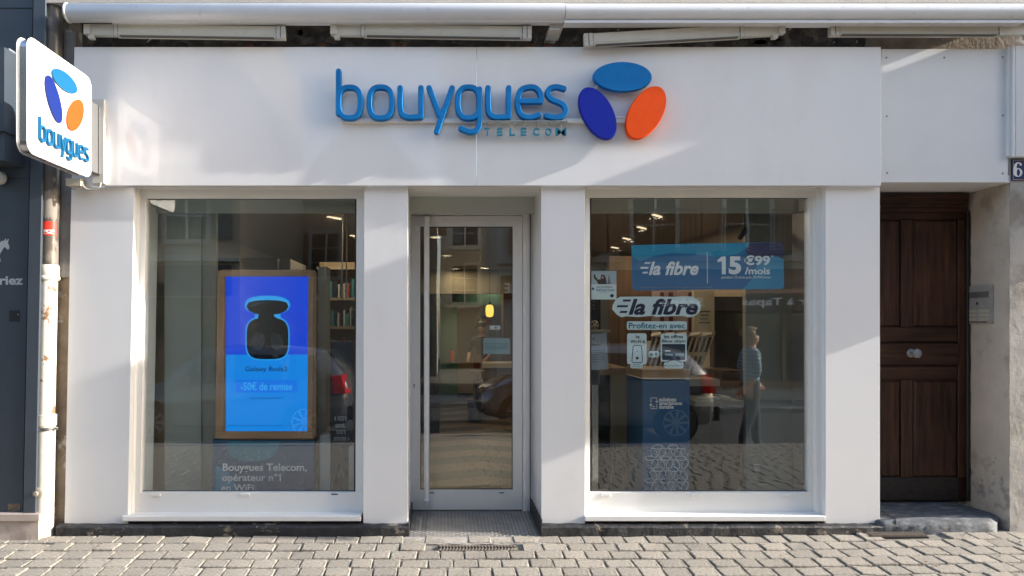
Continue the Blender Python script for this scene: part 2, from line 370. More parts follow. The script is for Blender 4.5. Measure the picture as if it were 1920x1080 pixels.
def peel(m, c, zc, zs, thr=.55, sc_=5.0, c2=None):
    # flaking patches that grow denser towards the foot of the wall
    N = m.node_tree.nodes; L = m.node_tree.links; b = N['Principled BSDF']; src = b.inputs['Base Color'].links[0].from_socket
    tc = N.new('ShaderNodeTexCoord'); sx = N.new('ShaderNodeSeparateXYZ'); L.new(tc.outputs['Object'], sx.inputs[0])
    r = N.new('ShaderNodeMapRange'); L.new(sx.outputs[2], r.inputs[0]); r.inputs[1].default_value = zc - zs; r.inputs[2].default_value = zc + zs; r.inputs[3].default_value = .20; r.inputs[4].default_value = -.06
    n = N.new('ShaderNodeTexNoise'); n.inputs['Scale'].default_value = sc_; n.inputs['Detail'].default_value = 9; n.inputs['Roughness'].default_value = .72; L.new(tc.outputs['Object'], n.inputs['Vector'])
    ad = N.new('ShaderNodeMath'); ad.operation = 'ADD'; L.new(n.outputs['Fac'], ad.inputs[0]); L.new(r.outputs[0], ad.inputs[1])
    g = N.new('ShaderNodeMapRange'); L.new(ad.outputs[0], g.inputs[0]); g.inputs[1].default_value = thr + .06; g.inputs[2].default_value = thr + .085
    n2 = N.new('ShaderNodeTexNoise'); n2.inputs['Scale'].default_value = sc_ * 3; n2.inputs['Detail'].default_value = 8; L.new(tc.outputs['Object'], n2.inputs['Vector'])
    cr = N.new('ShaderNodeMix'); cr.data_type = 'RGBA'; g2 = N.new('ShaderNodeMapRange'); L.new(n2.outputs['Fac'], g2.inputs[0]); g2.inputs[1].default_value = .45; g2.inputs[2].default_value = .58
    L.new(g2.outputs[0], cr.inputs[0]); cr.inputs[6].default_value = (*c, 1); cr.inputs[7].default_value = (*(c2 or c), 1)
    x = N.new('ShaderNodeMix'); x.data_type = 'RGBA'; L.new(g.outputs[0], x.inputs[0]); L.new(src, x.inputs[6]); L.new(cr.outputs[2], x.inputs[7]); L.new(x.outputs[2], b.inputs['Base Color'])
peel(PLAS, (.34, .31, .28), .5, .5, .57, 3.5, (.52, .49, .45)); peel(PLASR, (.27, .24, .21), .45, .5, .56, 4.5, (.42, .39, .35))

# ---------------------------------------------------------------- ground
gz = lambda y: .04 * y
gx = lambda x: .032 * max(0, min(1, (x - 2.2) / 1.6))
pav = MB()
ys = [.75, .02, -1, -2, -3, -4, -4.7]
for i in range(len(ys) - 1):
    a, b = ys[i + 1], ys[i]
    for xa_, xb_ in ((-25, 2.2), (2.2, 3.8), (3.8, 25)):
        pav.add([(xa_, a, gz(a) + gx(xa_) - .017), (xb_, a, gz(a) + gx(xb_) - .017), (xb_, b, min(gz(b), 0) + gx(xb_) - .017), (xa_, b, min(gz(b), 0) + gx(xa_) - .017)], [(0, 1, 2, 3)])
pavement = tag(pav.build('pavement', MORTAR), kind='structure')
WD = (.150, .162, .174, .186, .198)
def gx(x): return .032 * max(0, min(1, (x - 2.2) / 1.6))
def paver_mesh(i, rnd, W):
    w_, d_, h_ = .5, .068, .03
    j = lambda a: rnd.uniform(-a, a)
    c = .005
    base = [(-w_ + .033 + j(.025), -d_ + j(.006)), (w_ - .033 + j(.025), -d_ + j(.006)), (w_ - .033 + j(.025), d_ + j(.006)), (-w_ + .033 + j(.025), d_ + j(.006))]
    t = [j(.0035) for _ in range(4)]; e = .03
    vs = [(x, y, -h_) for x, y in base] + [(x, y, -.005 + t[k]) for k, (x, y) in enumerate(base)]
    ins = [(base[0][0] + e, base[0][1] + c), (base[1][0] - e, base[1][1] + c), (base[2][0] - e, base[2][1] - c), (base[3][0] + e, base[3][1] - c)]
    vs += [(x, y, t[k]) for k, (x, y) in enumerate(ins)]
    fs = [(8, 9, 10, 11)]
    for k in (0, 4):
        for q in range(4):
            r = (q + 1) % 4; fs.append((k + q, k + r, k + 4 + r, k + 4 + q))
    me = bpy.data.meshes.new('paver'); me.from_pydata([(x * W, y, z) for x, y, z in vs], [], fs); me.materials.append(PAVER); me.update(); return me
rp = random.Random(3); PM = {W: [paver_mesh(i, rp, W) for i in range(8)] for W in WD}
XGR = (X(822, -.3), X(968, -.3))
def in_hole(x, y, w_):
    if y > -.16 and X(765) - .02 < x + w_ / 2 and x - w_ / 2 < X(1015) + .01: return y > -.13
    if -.36 < y < -.24 and XGR[0] - .02 < x < XGR[1] + .02: return True
    if y > -.14 and X(1612) < x < X(1745): return True
    return False
nrow = 0; far = MB()
yy = -.135
while yy > -4.6:
    x = -3.75 - rp.uniform(0, .17) if yy > -.97 else -6.5 - rp.uniform(0, .17)
    xe = 4.75 if yy > -.97 else 8.5
    half = (D + yy) * .80
    while x < xe:
        w_ = rp.choice(WD)
        cx = x + w_ / 2
        vis = yy > -.97 and -(D + yy) * .68 < cx < (D + yy) * .885
        if not in_hole(cx, yy, w_):
            if vis:
                o = bpy.data.objects.new('paver', rp.choice(PM[w_])); sc.collection.objects.link(o); o.parent = pavement
                o.location = (cx, yy, gz(yy) + gx(cx) + rp.uniform(-.003, .004))
                o.rotation_euler = (rp.uniform(-.012, .012) + .04, rp.uniform(-.02, .02), rp.uniform(-.012, .012)); nrow += 1
            else:
                me = rp.choice(PM[w_]); z0 = gz(yy) + gx(cx) + rp.uniform(-.0015, .0015)
                far.add([(cx + v.co.x, yy + v.co.y, z0 + v.co.z) for v in me.vertices], [tuple(p.vertices) for p in me.polygons])
        x += w_
    yy -= .153
tag(far.build('paver', PAVER, pavement), kind='stuff')
print('pavers', nrow)
# kerb, road and the pavement opposite
k = MB()
xk = -25
while xk < 25:
    k.cbox(xk, xk + .985, -4.86, -4.7, -.34, gz(-4.7) + .004, .012); xk += 1
tag(k.build('kerb', mat('kerb_granite', (.3, .29, .28), .8, var=.2, vs=12, bump=.004, bs=50)), kind='structure')
tag(MB().add([(-60, -9.4, -.31), (60, -9.4, -.31), (60, -4.86, -.31), (-60, -4.86, -.31)], [(0, 1, 2, 3)]).build('road', ASPH), kind='structure')
tag(MB().box(-60, 60, -11.2, -9.4, -.5, -.2).build('opposite_pavement', mat('concrete_slab', (.3, .29, .27), .85, var=.15, vs=3)), kind='structure')
tag(MB().add([(-300, -300, -.55), (300, -300, -.55), (300, 300, -.55), (-300, 300, -.55)], [(0, 1, 2, 3)]).build('ground', mat('ground_earth', (.16, .15, .13), .95, var=.2)), kind='structure')

# ---------------------------------------------------------------- shopfront
shop = thing('shopfront', 'white panelled telecom shopfront with two display windows and a recessed glass door', 'shopfront')
fbox('fascia_panel', WHITE, shop, 134, 88, 893.55, 348, -.05, -.004)
fbox('fascia_panel', WHITE, shop, 894.0, 88, 1652, 348, -.0492, -.004)
for a, b, yb in ((133.5, 252, .45), (683, 765, .62), (1015, 1097, .62), (1548, 1650, .45)):
    fbox('pilaster', WHITE, shop, a, 350.5, b, 985 if a < 300 else 982, 0, yb)
# return of the fascia into the wall and soffits over windows and door
for a, b in ((246, 690), (1092, 1554)):
    fbox('lintel', WPVC, shop, a, 335, b, 351, .004, .4, 0)
MB().box(X(765) - .002, X(1015) + .002, .004, .62, Z(350.5), Z(350.5) + .05).build('door_soffit', WPVC, shop)
# plinths
for a, b in ((106, 765.5), (1014.5, 1655)):
    mb = MB(); rr = random.Random(int(a)); n = 40
    xs = [X(a, -.05) + (X(b, -.05) - X(a, -.05)) * i / n for i in range(n + 1)]
    vs = []
    for x in xs:
        zt = Z(986.5, -.05) + rr.uniform(-.003, .003)
        vs += [(x, -.062 + rr.uniform(-.004, .004), -.06), (x, -.060 + rr.uniform(-.005, .005), zt - .012), (x, -.05 + rr.uniform(-.004, .003), zt), (x, .04, zt + .012), (x, .04, -.06)]
    fs = []
    for i in range(n):
        for k_ in range(5): fs.append((i * 5 + k_, i * 5 + (k_ + 1) % 5, i * 5 + 5 + (k_ + 1) % 5, i * 5 + 5 + k_))
    fs += [(0, 1, 2, 3, 4), tuple(n * 5 + q for q in (4, 3, 2, 1, 0))]
    mb.add(vs, fs).build('plinth', PLINTH, shop)
# plinth return in the doorway (right hand)
MB().box(X(1015) - .012, X(1015) - .0005, -.05, .6, .0, .12).build('skirting', PLINTH, shop)
MB().box(X(765) + .0005, X(765) + .010, -.05, .6, .0, .09).build('skirting', PLINTH, shop)
def display_window(x0, x1, gx0, gx1, gy0, sx0, sx1, hid_l=0, hid_r=0):
    yf = .10
    fr = MB()
    fr.fb(x0, 355, x1, gy0 - 1.5, yf, .17, .002); fr.fb(x0, 923, x1, 964, yf, .17, .002)
    fr.fb(x0, gy0 - 1.4, gx0 - 1.5, 922.9, yf, .17, .002); fr.fb(gx1 + 1.5, gy0 - 1.4, x1, 922.9, yf, .17, .002)
    f = fr.build('display_window', WPVC, shop)
    # outer casing round the frame
    c = MB(); c.fb(x0 - 18, 348, x0 + .2, 970, .055, .2, .002) if not hid_l else None
    if not hid_r: c.fb(x1 - .2, 348, x1 + 16, 970, .055, .2, .002)
    if c.v: c.build('casing', WPVC, f)
    g = MB(); gy = .135; t = 3
    g.fb(gx0 - 4, gy0 - 5, gx1 + 4, gy0 + .8, gy, gy + .012); g.fb(gx0 - 4, 920, gx1 + 4, 926, gy, gy + .012)
    g.fb(gx0 - 4, gy0 + .9, gx0 + 1.2, 919.9, gy, gy + .012); g.fb(gx1 - 1.2, gy0 + .9, gx1 + 4, 919.9, gy, gy + .012)
    g.build('gasket', GASK, f)
    MB().fb(gx0, gy0, gx1, 921, .139, .146).build('pane', GLASS, f)
    s = MB(); s.fb(sx0, 968, sx1, 977.5, -.022, .12, .003); s.build('sill', WPVC, f)
    for q in range(3):
        cx = gx0 + 30 + q * (gx1 - gx0 - 70) / 2 if x0 > 900 else (302, 466, 630)[q]
        if x0 < 900 and q == 2: fbox('drain_slot', PBLACK, f, 624, 925.5, 636, 928, yf - .0005, yf + .001, 0); continue
        fbox('drain_cap', WPVC, f, cx - 8, 925.5, cx + 8, 931, yf - .012, yf, .003)
    fbox('sill_joint', DARKG, f, x0, 961.8, x1, 962.6, yf - .0006, yf + .001, 0)
    return f
display_window(259, 683.5, 275.5, 667, 373.5, 241, 678, hid_r=1)
display_window(1097.5, 1531.5, 1107.5, 1515.5, 371.5, 1097.2, 1547, hid_l=1)
# door
yd = .60
df = MB()
for a, b, c_, d_ in ((766, 378, 1010, 403), (764, 403.1, 770, 960), (980.5, 403.1, 994, 960)):
    df.fb(a, b, c_, d_, yd, yd + .06, .002)
for a, b, c_, d_ in ((764, 384, 984, 390), (984, 384, 990, 958)):
    df.fb(a, b, c_, d_, yd - .008, yd, .002)
frm = df.build('door_frame', WPVC, shop)
MB().box(X(994, yd), X(1015) + .001, yd + .004, yd + .03, .0, Z(378, yd)).build('side_filler', WPVC, shop)
fbox('frame_gap', PBLACK, frm, 993.2, 377, 995, 960, yd - .002, yd + .003, 0)
rail = MB(); rail.fb(768, 372.5, 995, 376.5, yd - .07, yd - .03); rail.fb(785, 367, 797, 373, yd - .07, yd - .04); rail.fb(968, 367, 980, 373, yd - .07, yd - .04)
rail.build('door_closer_rail', DARKG, frm)
dl = MB(); yl = yd + .012
dl.fb(771, 405, 979.5, 424.5, yl, yl + .05, .002); dl.fb(771, 918.6, 979.5, 956, yl, yl + .05, .002)
dl.fb(771, 424.6, 788, 918.5, yl, yl + .05, .002); dl.fb(961.5, 424.6, 979.5, 918.5, yl, yl + .05, .002)
door = dl.build('door', WPVC, shop)
g = MB(); yg = yl + .018
g.fb(785, 421, 965, 426.5, yg, yg + .01); g.fb(785, 916.5, 965, 922, yg, yg + .01); g.fb(785, 426.6, 789.5, 916.4, yg, yg + .01); g.fb(960, 426.6, 965, 916.4, yg, yg + .01)
g.build('gasket', GASK, door)
MB().fb(788, 425, 962, 918, yg + .004, yg + .011).build('pane', GLASS, door)
hy = yl - .07
hm = MB(); hm.tube([(X(800, hy), hy, Z(406, hy)), (X(800, hy), hy, Z(944, hy))], .0235, 16)
for py in (416, 936): hm.tube([(X(801, hy), hy + .01, Z(py, hy)), (X(801, hy), yl + .001, Z(py, hy))], .016, 12)
for py in (412, 938): hm.lathe([(.026, -.012), (.03, -.006), (.03, .006), (.026, .012)], (X(800, hy), hy, Z(py, hy)), 'z', 16)
hm.build('pull_handle', WPVC, door, True)
kh = MB(); kh.lathe([(.007, 0), (.007, .004)], (X(776.5, yl), yl - .003, Z(722, yl)), 'y', 14); kh.box(X(776.5, yl) - .003, X(776.5, yl) + .003, yl - .003, yl + .001, Z(728, yl), Z(723, yl)); kh.build('keyhole', GASK, door)
for a in (808, 939): fbox('drain_slot', PBLACK, door, a - 3, 923, a + 6, 925, yl - .0006, yl + .001, 0)
# chequer plate threshold
th = MB(); x0, x1 = X(765) + .011, X(1015) - .013
th.hexa([(x0, -.09, -.03), (x1, -.09, -.03), (x1, .66, -.02), (x0, .66, -.02), (x0, -.09, -.004), (x1, -.09, -.004), (x1, .66, .012), (x0, .66, .012)])
thr = th.build('threshold_plate', CHEQ, shop)
dm = MB(); p = .030; r_ = 0; y = -.08
while y < .6:
    x = x0 + .02; ci = r_
    while x < x1 - .02:
        a = R(40 if ci % 2 else -40); ci += 1; ca, sa = math.cos(a), math.sin(a)
        L_, W_, z = .0155, .0048, -.004 + (y + .09) / .75 * .016
        vs = [(x + ca * u - sa * v, y + sa * u + ca * v, z + h) for u, v, h in ((-L_, 0, 0), (0, -W_, 0), (L_, 0, 0), (0, W_, 0), (-L_ * .55, 0, .0022), (L_ * .55, 0, .0022))]
        dm.add(vs, [(0, 1, 5, 4), (1, 2, 5), (2, 3, 4, 5), (3, 0, 4)])
        x += p
    y += .026; r_ += 1
tag(dm.build('tread_diamonds', CHEQD, thr), kind='stuff')

# ---------------------------------------------------------------- main sign
sign = thing('shop_sign', 'large raised blue shop name letters beside three coloured ellipses on the white fascia', 'sign', (X(940, -.05), -.05, Z(200, -.05)))
YF, YB = -.125, -.085
def msf(u, v, t): 
    y = YF + (YB - YF) * min(max(t, 0), 1.0)
    return (X(600 + u / 2.8235, YF), y, Z(90 + v / 2.8235, YF))
logo_letters(msf, BLUE, sign, 14.8)
for (cx, cy, a, b, an), m in zip(ELL, (mat('logo_mid_blue', (.003, .155, .44), .5, var=.05, vs=14, spec=.2), NAVY, ORNG)):
    mb = MB(); n = 48; rings = ((0, 0), (.965, 0), (.985, .22), (1, .45), (1, 1), (.9, 1))
    o = ell(cx, cy, a, b, an, n)
    for (k_, t) in rings[1:]:
        mb.v += [msf(cx + (u - cx) * k_, cy + (v - cy) * k_, t) for u, v in o]
    cen = len(mb.v); mb.v.append(msf(cx, cy, 0))
    for i in range(n):
        j = (i + 1) % n; mb.f.append((cen, i, j)); mb.mi.append(0)
        for q in range(4): mb.f.append((q * n + i, q * n + j, (q + 1) * n + j, (q + 1) * n + i)); mb.mi.append(0)
    mb.f.append(tuple(4 * n + i for i in range(n))); mb.mi.append(0)
    e = mb.build('ellipse', m, sign, True, 14)
fbox('mounting_rail', WPVC, sign, 640, 222, 1180, 229.5, -.085, -.052, .002)
fbox('letter_shelf', mat('clear_plate', (.35, .40, .42), .2), sign, 909, 226, 1065, 227.4, -.118, -.086, 0)
for (a, b) in (((1112, 172), (1122, 158)), ((1208, 158), (1218, 170)), ((1155, 220), (1180, 220))):
    MB().tube([(X(a[0], -.09), -.09, Z(a[1], -.09)), (X(b[0], -.09), -.09, Z(b[1], -.09))], .006, 8).build('spacer_bar', WPVC, sign)
tx = [(886, 'T'), (952, 'E'), (1018, 'L'), (1079, 'E'), (1145, 'C'), (1210, 'O'), (1277, 'M')]
for u, ch in tx:
    wd = {'M': 27, 'O': 17, 'C': 17}.get(ch, 15)
    pxm = 600 + u / 2.8235
    fn = lambda a, b, t: (X(a, -.11), -.11 + t * .025, Z(b, -.11))
    text(ch, (pxm - wd * .36, 239.3, pxm + wd * .36, 253.6), 0, TEAL, sign, 'small_letter', .004 if ch == 'M' else .016, fn=fn)
    fbox('letter_tab', mat('clear_tab', (.5, .52, .53), .2), sign, pxm - .7, 227.5, pxm + .7, 239.5, -.1, -.098, 0)

# ---------------------------------------------------------------- projecting sign
XS = -2.612
ps = thing('projecting_sign', 'square white sign with rounded corners standing out from the shopfront at the drainpipe', 'sign', (XS, -.05, 3.08))
y0s, y1s, z0s, z1s = -1.045, -.255, 2.715, 3.457
def sfn(u, v, t, th=.012, off=0): return (XS - off - t * th, u, v)
out = rrect(y0s, z0s, y1s, z1s, .075, 8)
MB().prism(out, lambda u, v, t: sfn(u, v, t, .004)).build('face_panel', SIGNW, ps)
MB().prism(out, lambda u, v, t: sfn(u, v, t, .003, .064)).build('face_panel', SIGNW, ps)
inn = rrect(y0s + .012, z0s + .012, y1s - .012, z1s - .012, .066, 8)
MB().prism(inn, lambda u, v, t: (XS - .0045 - t * .059, u, v)).build('steel_rim', CHROME, ps, True)
# logo on the face: (u, v) in the unit square of the face, u from near edge to far edge
def face(u, v): return (y0s + u * (y1s - y0s), z1s - v * (z1s - z0s))
def pxface(px, py):                    # photo pixel -> point of the sign face (ray meets plane x = XS)
    s = XS / (px - 830); y = s * 1280 - D; return (y, H + (610 - py) * s)
ELS = [((93.8, 126), (144.5, 179), (94.5, 134), (136, 127.5))]
def face_ellipse(cy_, cz_, a, b, ang, m):
    pts = ell(cy_, cz_, a, b, ang, 40)
    MB().prism(pts, lambda u, v, t: (XS + .012 - t * .0115, u, v)).build('ellipse', m, ps, True, 40)
c1 = pxface(119.5, 152.5); c2 = pxface(98.7, 186.5); c3 = pxface(139.3, 215.6)
face_ellipse(c1[0], c1[1], .156, .064, -1, SBLUE); face_ellipse(c2[0], c2[1], .155, .074, -61, SNAVY); face_ellipse(c3[0], c3[1], .148, .079, 52, SORNG)
pa, pb = pxface(70.5, 217.5), pxface(163, 299)
def slf(u, v, t):                      # logo units 84..1316, 106..456 -> face plane
    y = pa[0] + (u - 84) / (1316 - 84) * (pb[0] - pa[0]); k_ = (pb[0] - pa[0]) / (1316 - 84)
    return (XS + .020 - min(max(t, 0), 1) * .0195, y, pa[1] - (v - 106) * k_ * 1.18)
logo_letters(slf, SBLUE, ps, 15)
q0 = slf(905, 415, 0); q1 = slf(1300, 458, 0)
text('TELECOM', (0, 0, 1, 1), 0, mat('sign_grey_print', (.10, .14, .16), .5), ps, 'small_lettering', 0, fn=lambda a, b, t: (XS + .002 - t * .0015, q0[1] + a * (q1[1] - q0[1]), q0[2] + b * (q1[2] - q0[2])), space=1.5)
MB().box(XS - .068, XS - .012, y1s - .02, -.095, 2.78, 3.30).build('bracket_box', mat('grey_aluminium', (.16, .16, .16), .35, metal=.2, var=.05), ps)
MB().box(XS - .075, XS + .012, -.095, -.0505, 2.715, 3.36).build('wall_plate', WALU, ps)
MB().box(XS - .0118, XS - .009, -.135, -.128, 2.78, 3.30).build('seam', GASK, ps)
jb = MB(); jb.box(XS - .26, XS - .15, -.13, -.06, 2.69, 2.745); jb.build('junction_box', mat('yellowed_plastic', (.5, .44, .33), .5, var=.1), ps)
MB().tube(bez([(XS - .15, -.1, 2.70), (XS - .12, -.1, 2.672), (XS - .07, -.1, 2.665), (XS - .02, -.1, 2.685), (XS - .01, -.1, 2.72)]), .007, 8).build('cable', mat('grey_cable', (.4, .39, .36), .5), ps, True)
MB().tube(bez([(XS - .24, -.09, 2.69), (XS - .235, -.09, 2.67), (XS - .2, -.09, 2.675)]), .004, 8).build('cable', MATS['grey_cable'], ps, True)

# ---------------------------------------------------------------- awning
aw = thing('awning', 'retracted awning with a long pale grey roller tube and folded arms above the fascia', 'awning', (0, 0, 4.05))
ya = -.16
zc = Z(24.5, ya)
MB().lathe([(.03, X(127, ya)), (.062, X(127.2, ya)), (.069, X(130, ya)), (.069, X(1057, ya))], (0, ya, zc), 'x', 28).build('roller_tube', CASS, aw, True)
MB().lathe([(.0675, X(1058, ya)), (.0675, 4.5)], (0, ya, zc - .002), 'x', 28).build('roller_tube', CASS, aw, True)
MB().lathe([(.04, X(124.5, ya)), (.066, X(125.5, ya)), (.073, X(127, ya)), (.073, X(129.5, ya)), (.069, X(130.5, ya))], (0, ya, zc), 'x', 28).build('end_cap', WPVC, aw, True)
MB().fb(1058, 38, 1920, 42.5, ya - .04, ya + .05, 0).build('front_profile', CASS, aw)
fbox('front_profile', CASS, aw, 200, 38.5, 1056, 40.5, ya - .02, ya + .05, 0)
def arm(p0, p1, joint, end_at_left):
    y = -.13; (xa, za), (xb, zb) = (X(p0[0], y), Z(p0[1], y)), (X(p1[0], y), Z(p1[1], y))
    h = 11.2 * S(y); c = MB()
    ux, uz = (xb - xa), (zb - za); L_ = math.hypot(ux, uz); ux /= L_; uz /= L_
    def bx(mb, s0, s1, h0, h1, ya_, yb_):
        P = [(xa + ux * s - uz * hh, za + uz * s + ux * hh) for s, hh in ((s0, h0), (s1, h0), (s1, h1), (s0, h1))]
        mb.add([(x, ya_, z) for x, z in P] + [(x, yb_, z) for x, z in P], [(0, 1, 2, 3), (7, 6, 5, 4), (4, 5, 1, 0), (5, 6, 2, 1), (6, 7, 3, 2), (7, 4, 0, 3)])
    j = joint * L_
    a, b = (0, j - .004) if joint < .5 else (j + .004, L_); a2, b2 = (j + .004, L_) if joint < .5 else (0, j - .004)
    bx(c, a2, b2, -h, h, y, y + .05); bx(c, a2, b2, -h * .55, -h * .35, y - .004, y)
    o = c.build('folding_arm', ARM, aw)
    e = MB(); bx(e, a, b, -h * .9, h * .95, y + .004, y + .045); e.build('short_arm', ARM, o)
    e = MB(); q = j
    bx(e, q - .012, q + .012, -h * 1.02, h * 1.3, y - .006, y + .03); e.tube([(xa + ux * q - .02, y + .01, za + uz * q + h * 1.25), (xa + ux * q + .02, y + .01, za + uz * q + h * 1.25)], .012, 10); e.build('elbow', ARM, o); e = MB(); bx(e, q - .017, q - .0125, -h * 1.0, h * 1.0, y - .001, y + .03); bx(e, q + .0125, q + .016, -h * 1.0, h * 1.0, y - .001, y + .03); sk = (L_ if joint < .5 else 0); dd_ = 1 if joint < .5 else -1; bx(e, min(sk - dd_ * .036, sk - dd_ * .031), max(sk - dd_ * .036, sk - dd_ * .031), -h, h, y - .002, y + .03); bx(e, min(sk - dd_ * .002, sk + dd_ * .004), max(sk - dd_ * .002, sk + dd_ * .004), -h, h, y - .010, y + .03); bx(e, *((j + .03, L_ - .05) if joint < .5 else (.05, j - .03)), -h * 1.001, -h * .86, y - .003, y + .03); e.build('arm_seam_shade', mat('seam_shade_grey', (.10, .095, .085), .6), o)  # dark joint seams, plus a shadow gap painted along the arm's lower edge
    e = MB(); s0 = L_ if joint < .5 else 0; d = 1 if joint < .5 else -1
    for k_, (h0, h1) in enumerate(((-1.1, -.35), (-.3, .3), (.35, 1.0))): bx(e, min(s0 - d * .03, s0 + d * .035), max(s0 - d * .03, s0 + d * .035), h * h0, h * h1, y - .008, y + .04)
    e.build('arm_knuckle', ARM, o)
    e = MB(); s0 = 0 if joint < .5 else L_
    bx(e, s0 - .01, s0 + .035, -h * .8, h * .8, y - .008, y + .04); bx(e, s0 + .02 * d, s0 + .06 * d, -h * 1.45, -h * .9, y, y + .04); e.build('arm_hinge', ARM, o)
arm((160, 55), (526, 60.5), .155, 0); arm((622, 55), (988, 60.5), .16, 0); arm((1104, 74), (1463, 54), .80, 0); arm((1566, 54), (1940, 54.5), .83, 0)
for bb in ((1032, 42, 1056, 51.8), (1290, 42, 1318, 50)): fbox('wall_bracket', ARM, aw, *bb, ya + .02, .1)
fbox('bracket_foot', ARM, aw, 1030, 52, 1050, 56, ya + .01, .1)

# ---------------------------------------------------------------- house behind the shopfront
house = thing('town_house', 'old plastered town house wall around and above the shopfront', 'house', (0, .1, 0))
# rubble band behind the arms
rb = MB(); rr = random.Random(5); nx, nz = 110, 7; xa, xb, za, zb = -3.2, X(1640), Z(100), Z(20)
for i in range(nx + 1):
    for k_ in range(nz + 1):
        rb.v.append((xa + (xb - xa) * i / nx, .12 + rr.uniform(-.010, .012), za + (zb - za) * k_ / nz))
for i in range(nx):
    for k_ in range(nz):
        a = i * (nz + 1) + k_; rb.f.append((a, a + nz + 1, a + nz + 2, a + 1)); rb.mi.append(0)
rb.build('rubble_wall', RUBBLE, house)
rk = MB(); 
for i in range(70):
    cx = rr.uniform(-3.0, 3.3); cz = rr.uniform(Z(88), Z(40)); sx, sz = rr.uniform(.03, .09), rr.uniform(.02, .04)
    pts = [(cx + sx * math.cos(t) * rr.uniform(.8, 1.1), cz + sz * math.sin(t) * rr.uniform(.8, 1.1)) for t in [k_ * math.pi / 4 for k_ in range(8)]]
    rk.prism(pts, lambda u, v, t: (u, .112 + t * .06, v))
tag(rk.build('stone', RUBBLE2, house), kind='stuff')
for px in (455, 595, 740, 985, 1022): fbox('brick', mat('orange_brick', (.13, .05, .03), .9, var=.3, vs=20), house, px, 81, px + rr.uniform(10, 18), 86, .04, .12, .002)
MB().box(X(1640), 7, .05, .15, Z(100), Z(20)).build('plaster_band', PLASD, house)
MB().box(-3.05, 4.6, -.12, .3, Z(5, -.12), Z(-8, -.12)).build('cornice', mat('cream_stone', (.55, .5, .43), .8, var=.08, bump=.002), house)
MB().box(-3.05, 14, .05, .4, Z(-8, -.2), 9.0).build('upper_wall', PLAS, house)
MB().box(-3.1, X(1650), .13, .3, Z(90), Z(-8)).build('upper_wall', PLAS, house)
# strip of old wall between drainpipe and shopfront
sw = MB(); sw.fb(100, 40, 140, 1003, .05, .3); sw.build('old_wall_strip', PLASD, house)
MB().fb(114, 60, 134, 520, .03, .05).build('plaster_strip', mat('grey_plaster', (.28, .27, .255), .9, var=.15, vs=8, bump=.006, bs=20), house)
# right: panel with screws over the doorway, moulding, pier
pn = fbox('cover_panel', mat('white_painted_board', (.66, .66, .66), .5, var=.03, vs=3, bump=.0008, bs=200), house, 1653.5, 92, 1890, 342, -.02, .03)
for px, py in ((1662, 108), (1770.5, 108), (1880, 107), (1662.5, 218), (1880, 216.5), (1663.5, 324), (1880, 325)):
    MB().lathe([(.0075, 0), (.0065, -.003), (.002, -.0035)], (X(px, -.02), -.0202, Z(py, -.02)), 'y', 12).build('screw', SCREW, pn)
MB().hexa([(X(1650), .0, Z(343)), (X(1893), .0, Z(343)), (X(1893), .42, Z(343)), (X(1650), .42, Z(343)), (X(1650), .0, Z(343) + .06), (X(1893), 0, Z(343) + .06), (X(1893), .42, Z(343) + .06), (X(1650), .42, Z(343) + .06)]).build('doorway_soffit', MATS['white_painted_board'], house)
md = MB(); md.fb(1890.5, 88, 1898, 292, -.045, .03, .002); md.fb(1899, 86, 1904, 294, -.06, .03, .003); md.fb(1904.5, 86, 2600, 294, -.05, .03, .002)
md.build('moulding', MATS['white_painted_board'], house)
# pier with rough arris
def rough_plate(name, m, p00, p10, p11, p01, nu, nv, amp, seed, parent, push=(0, -1, 0)):
    rr = random.Random(seed); mb = MB(); A, B, C_, D_ = map(Vector, (p00, p10, p11, p01)); pv = Vector(push)
    for i in range(nu + 1):
        for j in range(nv + 1):
            u, v = i / nu, j / nv; p = (A * (1 - u) + B * u) * (1 - v) + (D_ * (1 - u) + C_ * u) * v
            mb.v.append(tuple(p + pv * rr.uniform(-amp, amp)))
    for i in range(nu):
        for j in range(nv):
            a = i * (nv + 1) + j; mb.f.append((a, a + nv + 1, a + nv + 2, a + 1)); mb.mi.append(0)
    return mb.build(name, m, parent, True, 60)
xr = X(1893); xd = X(1816, .44)
rough_plate('plaster_pier', PLAS, (xr, 0, -.05), (12, 0, -.05), (12, 0, Z(290)), (xr, 0, Z(290)), 90, 24, .003, 1, house)
rough_plate('doorway_reveal', PLASR, (xd, .5, .0), (xr, 0, -.05), (xr, 0, Z(342)), (xd, .5, Z(342)), 8, 30, .003, 2, house, (-1, 0, 0))
MB().box(xr + .02, 12, .01, .6, -.05, Z(290)).build('pier_core', PLAS, house)
# dark wooden door
ydo = .44
dz1 = Z(396, ydo)
bd = MB(); bd.fb(1600, 396, 1822, 940, ydo + .02, ydo + .05); od = bd.build('wooden_door', OAKD, house)
def dp(name, m, x0, y0, x1, y1, f, c=.006): return fbox(name, m, od, x0, y0, x1, y1, ydo + f, ydo + .022, c)
dp('top_rail', OAKDX, 1600, 397, 1820, 411, -.004); dp('mid_rail', OAKDX, 1600, 614, 1796, 641, -.004); dp('lock_rail', OAKDX, 1600, 644, 1798, 684, -.012); dp('mid_rail', OAKDX, 1600, 687, 1796, 711, -.004)
dp('bottom_rail', DIRTW, 1600, 896, 1798, 939, -.002)
dp('stile', OAKD, 1797, 411.5, 1813, 896, -.003); dp('stile', OAKD, 1690, 411.5, 1711, 613.5, -.003, .004); dp('stile', OAKD, 1690, 712, 1711, 895.5, -.003, .004)
for a, b, c_, d_ in ((1600, 413, 1688, 612), (1714, 413, 1795, 612), (1600, 714, 1688, 894), (1714, 714, 1795, 894)):
    dp('door_panel', OAKD, a, b, c_, d_, .006, .012)
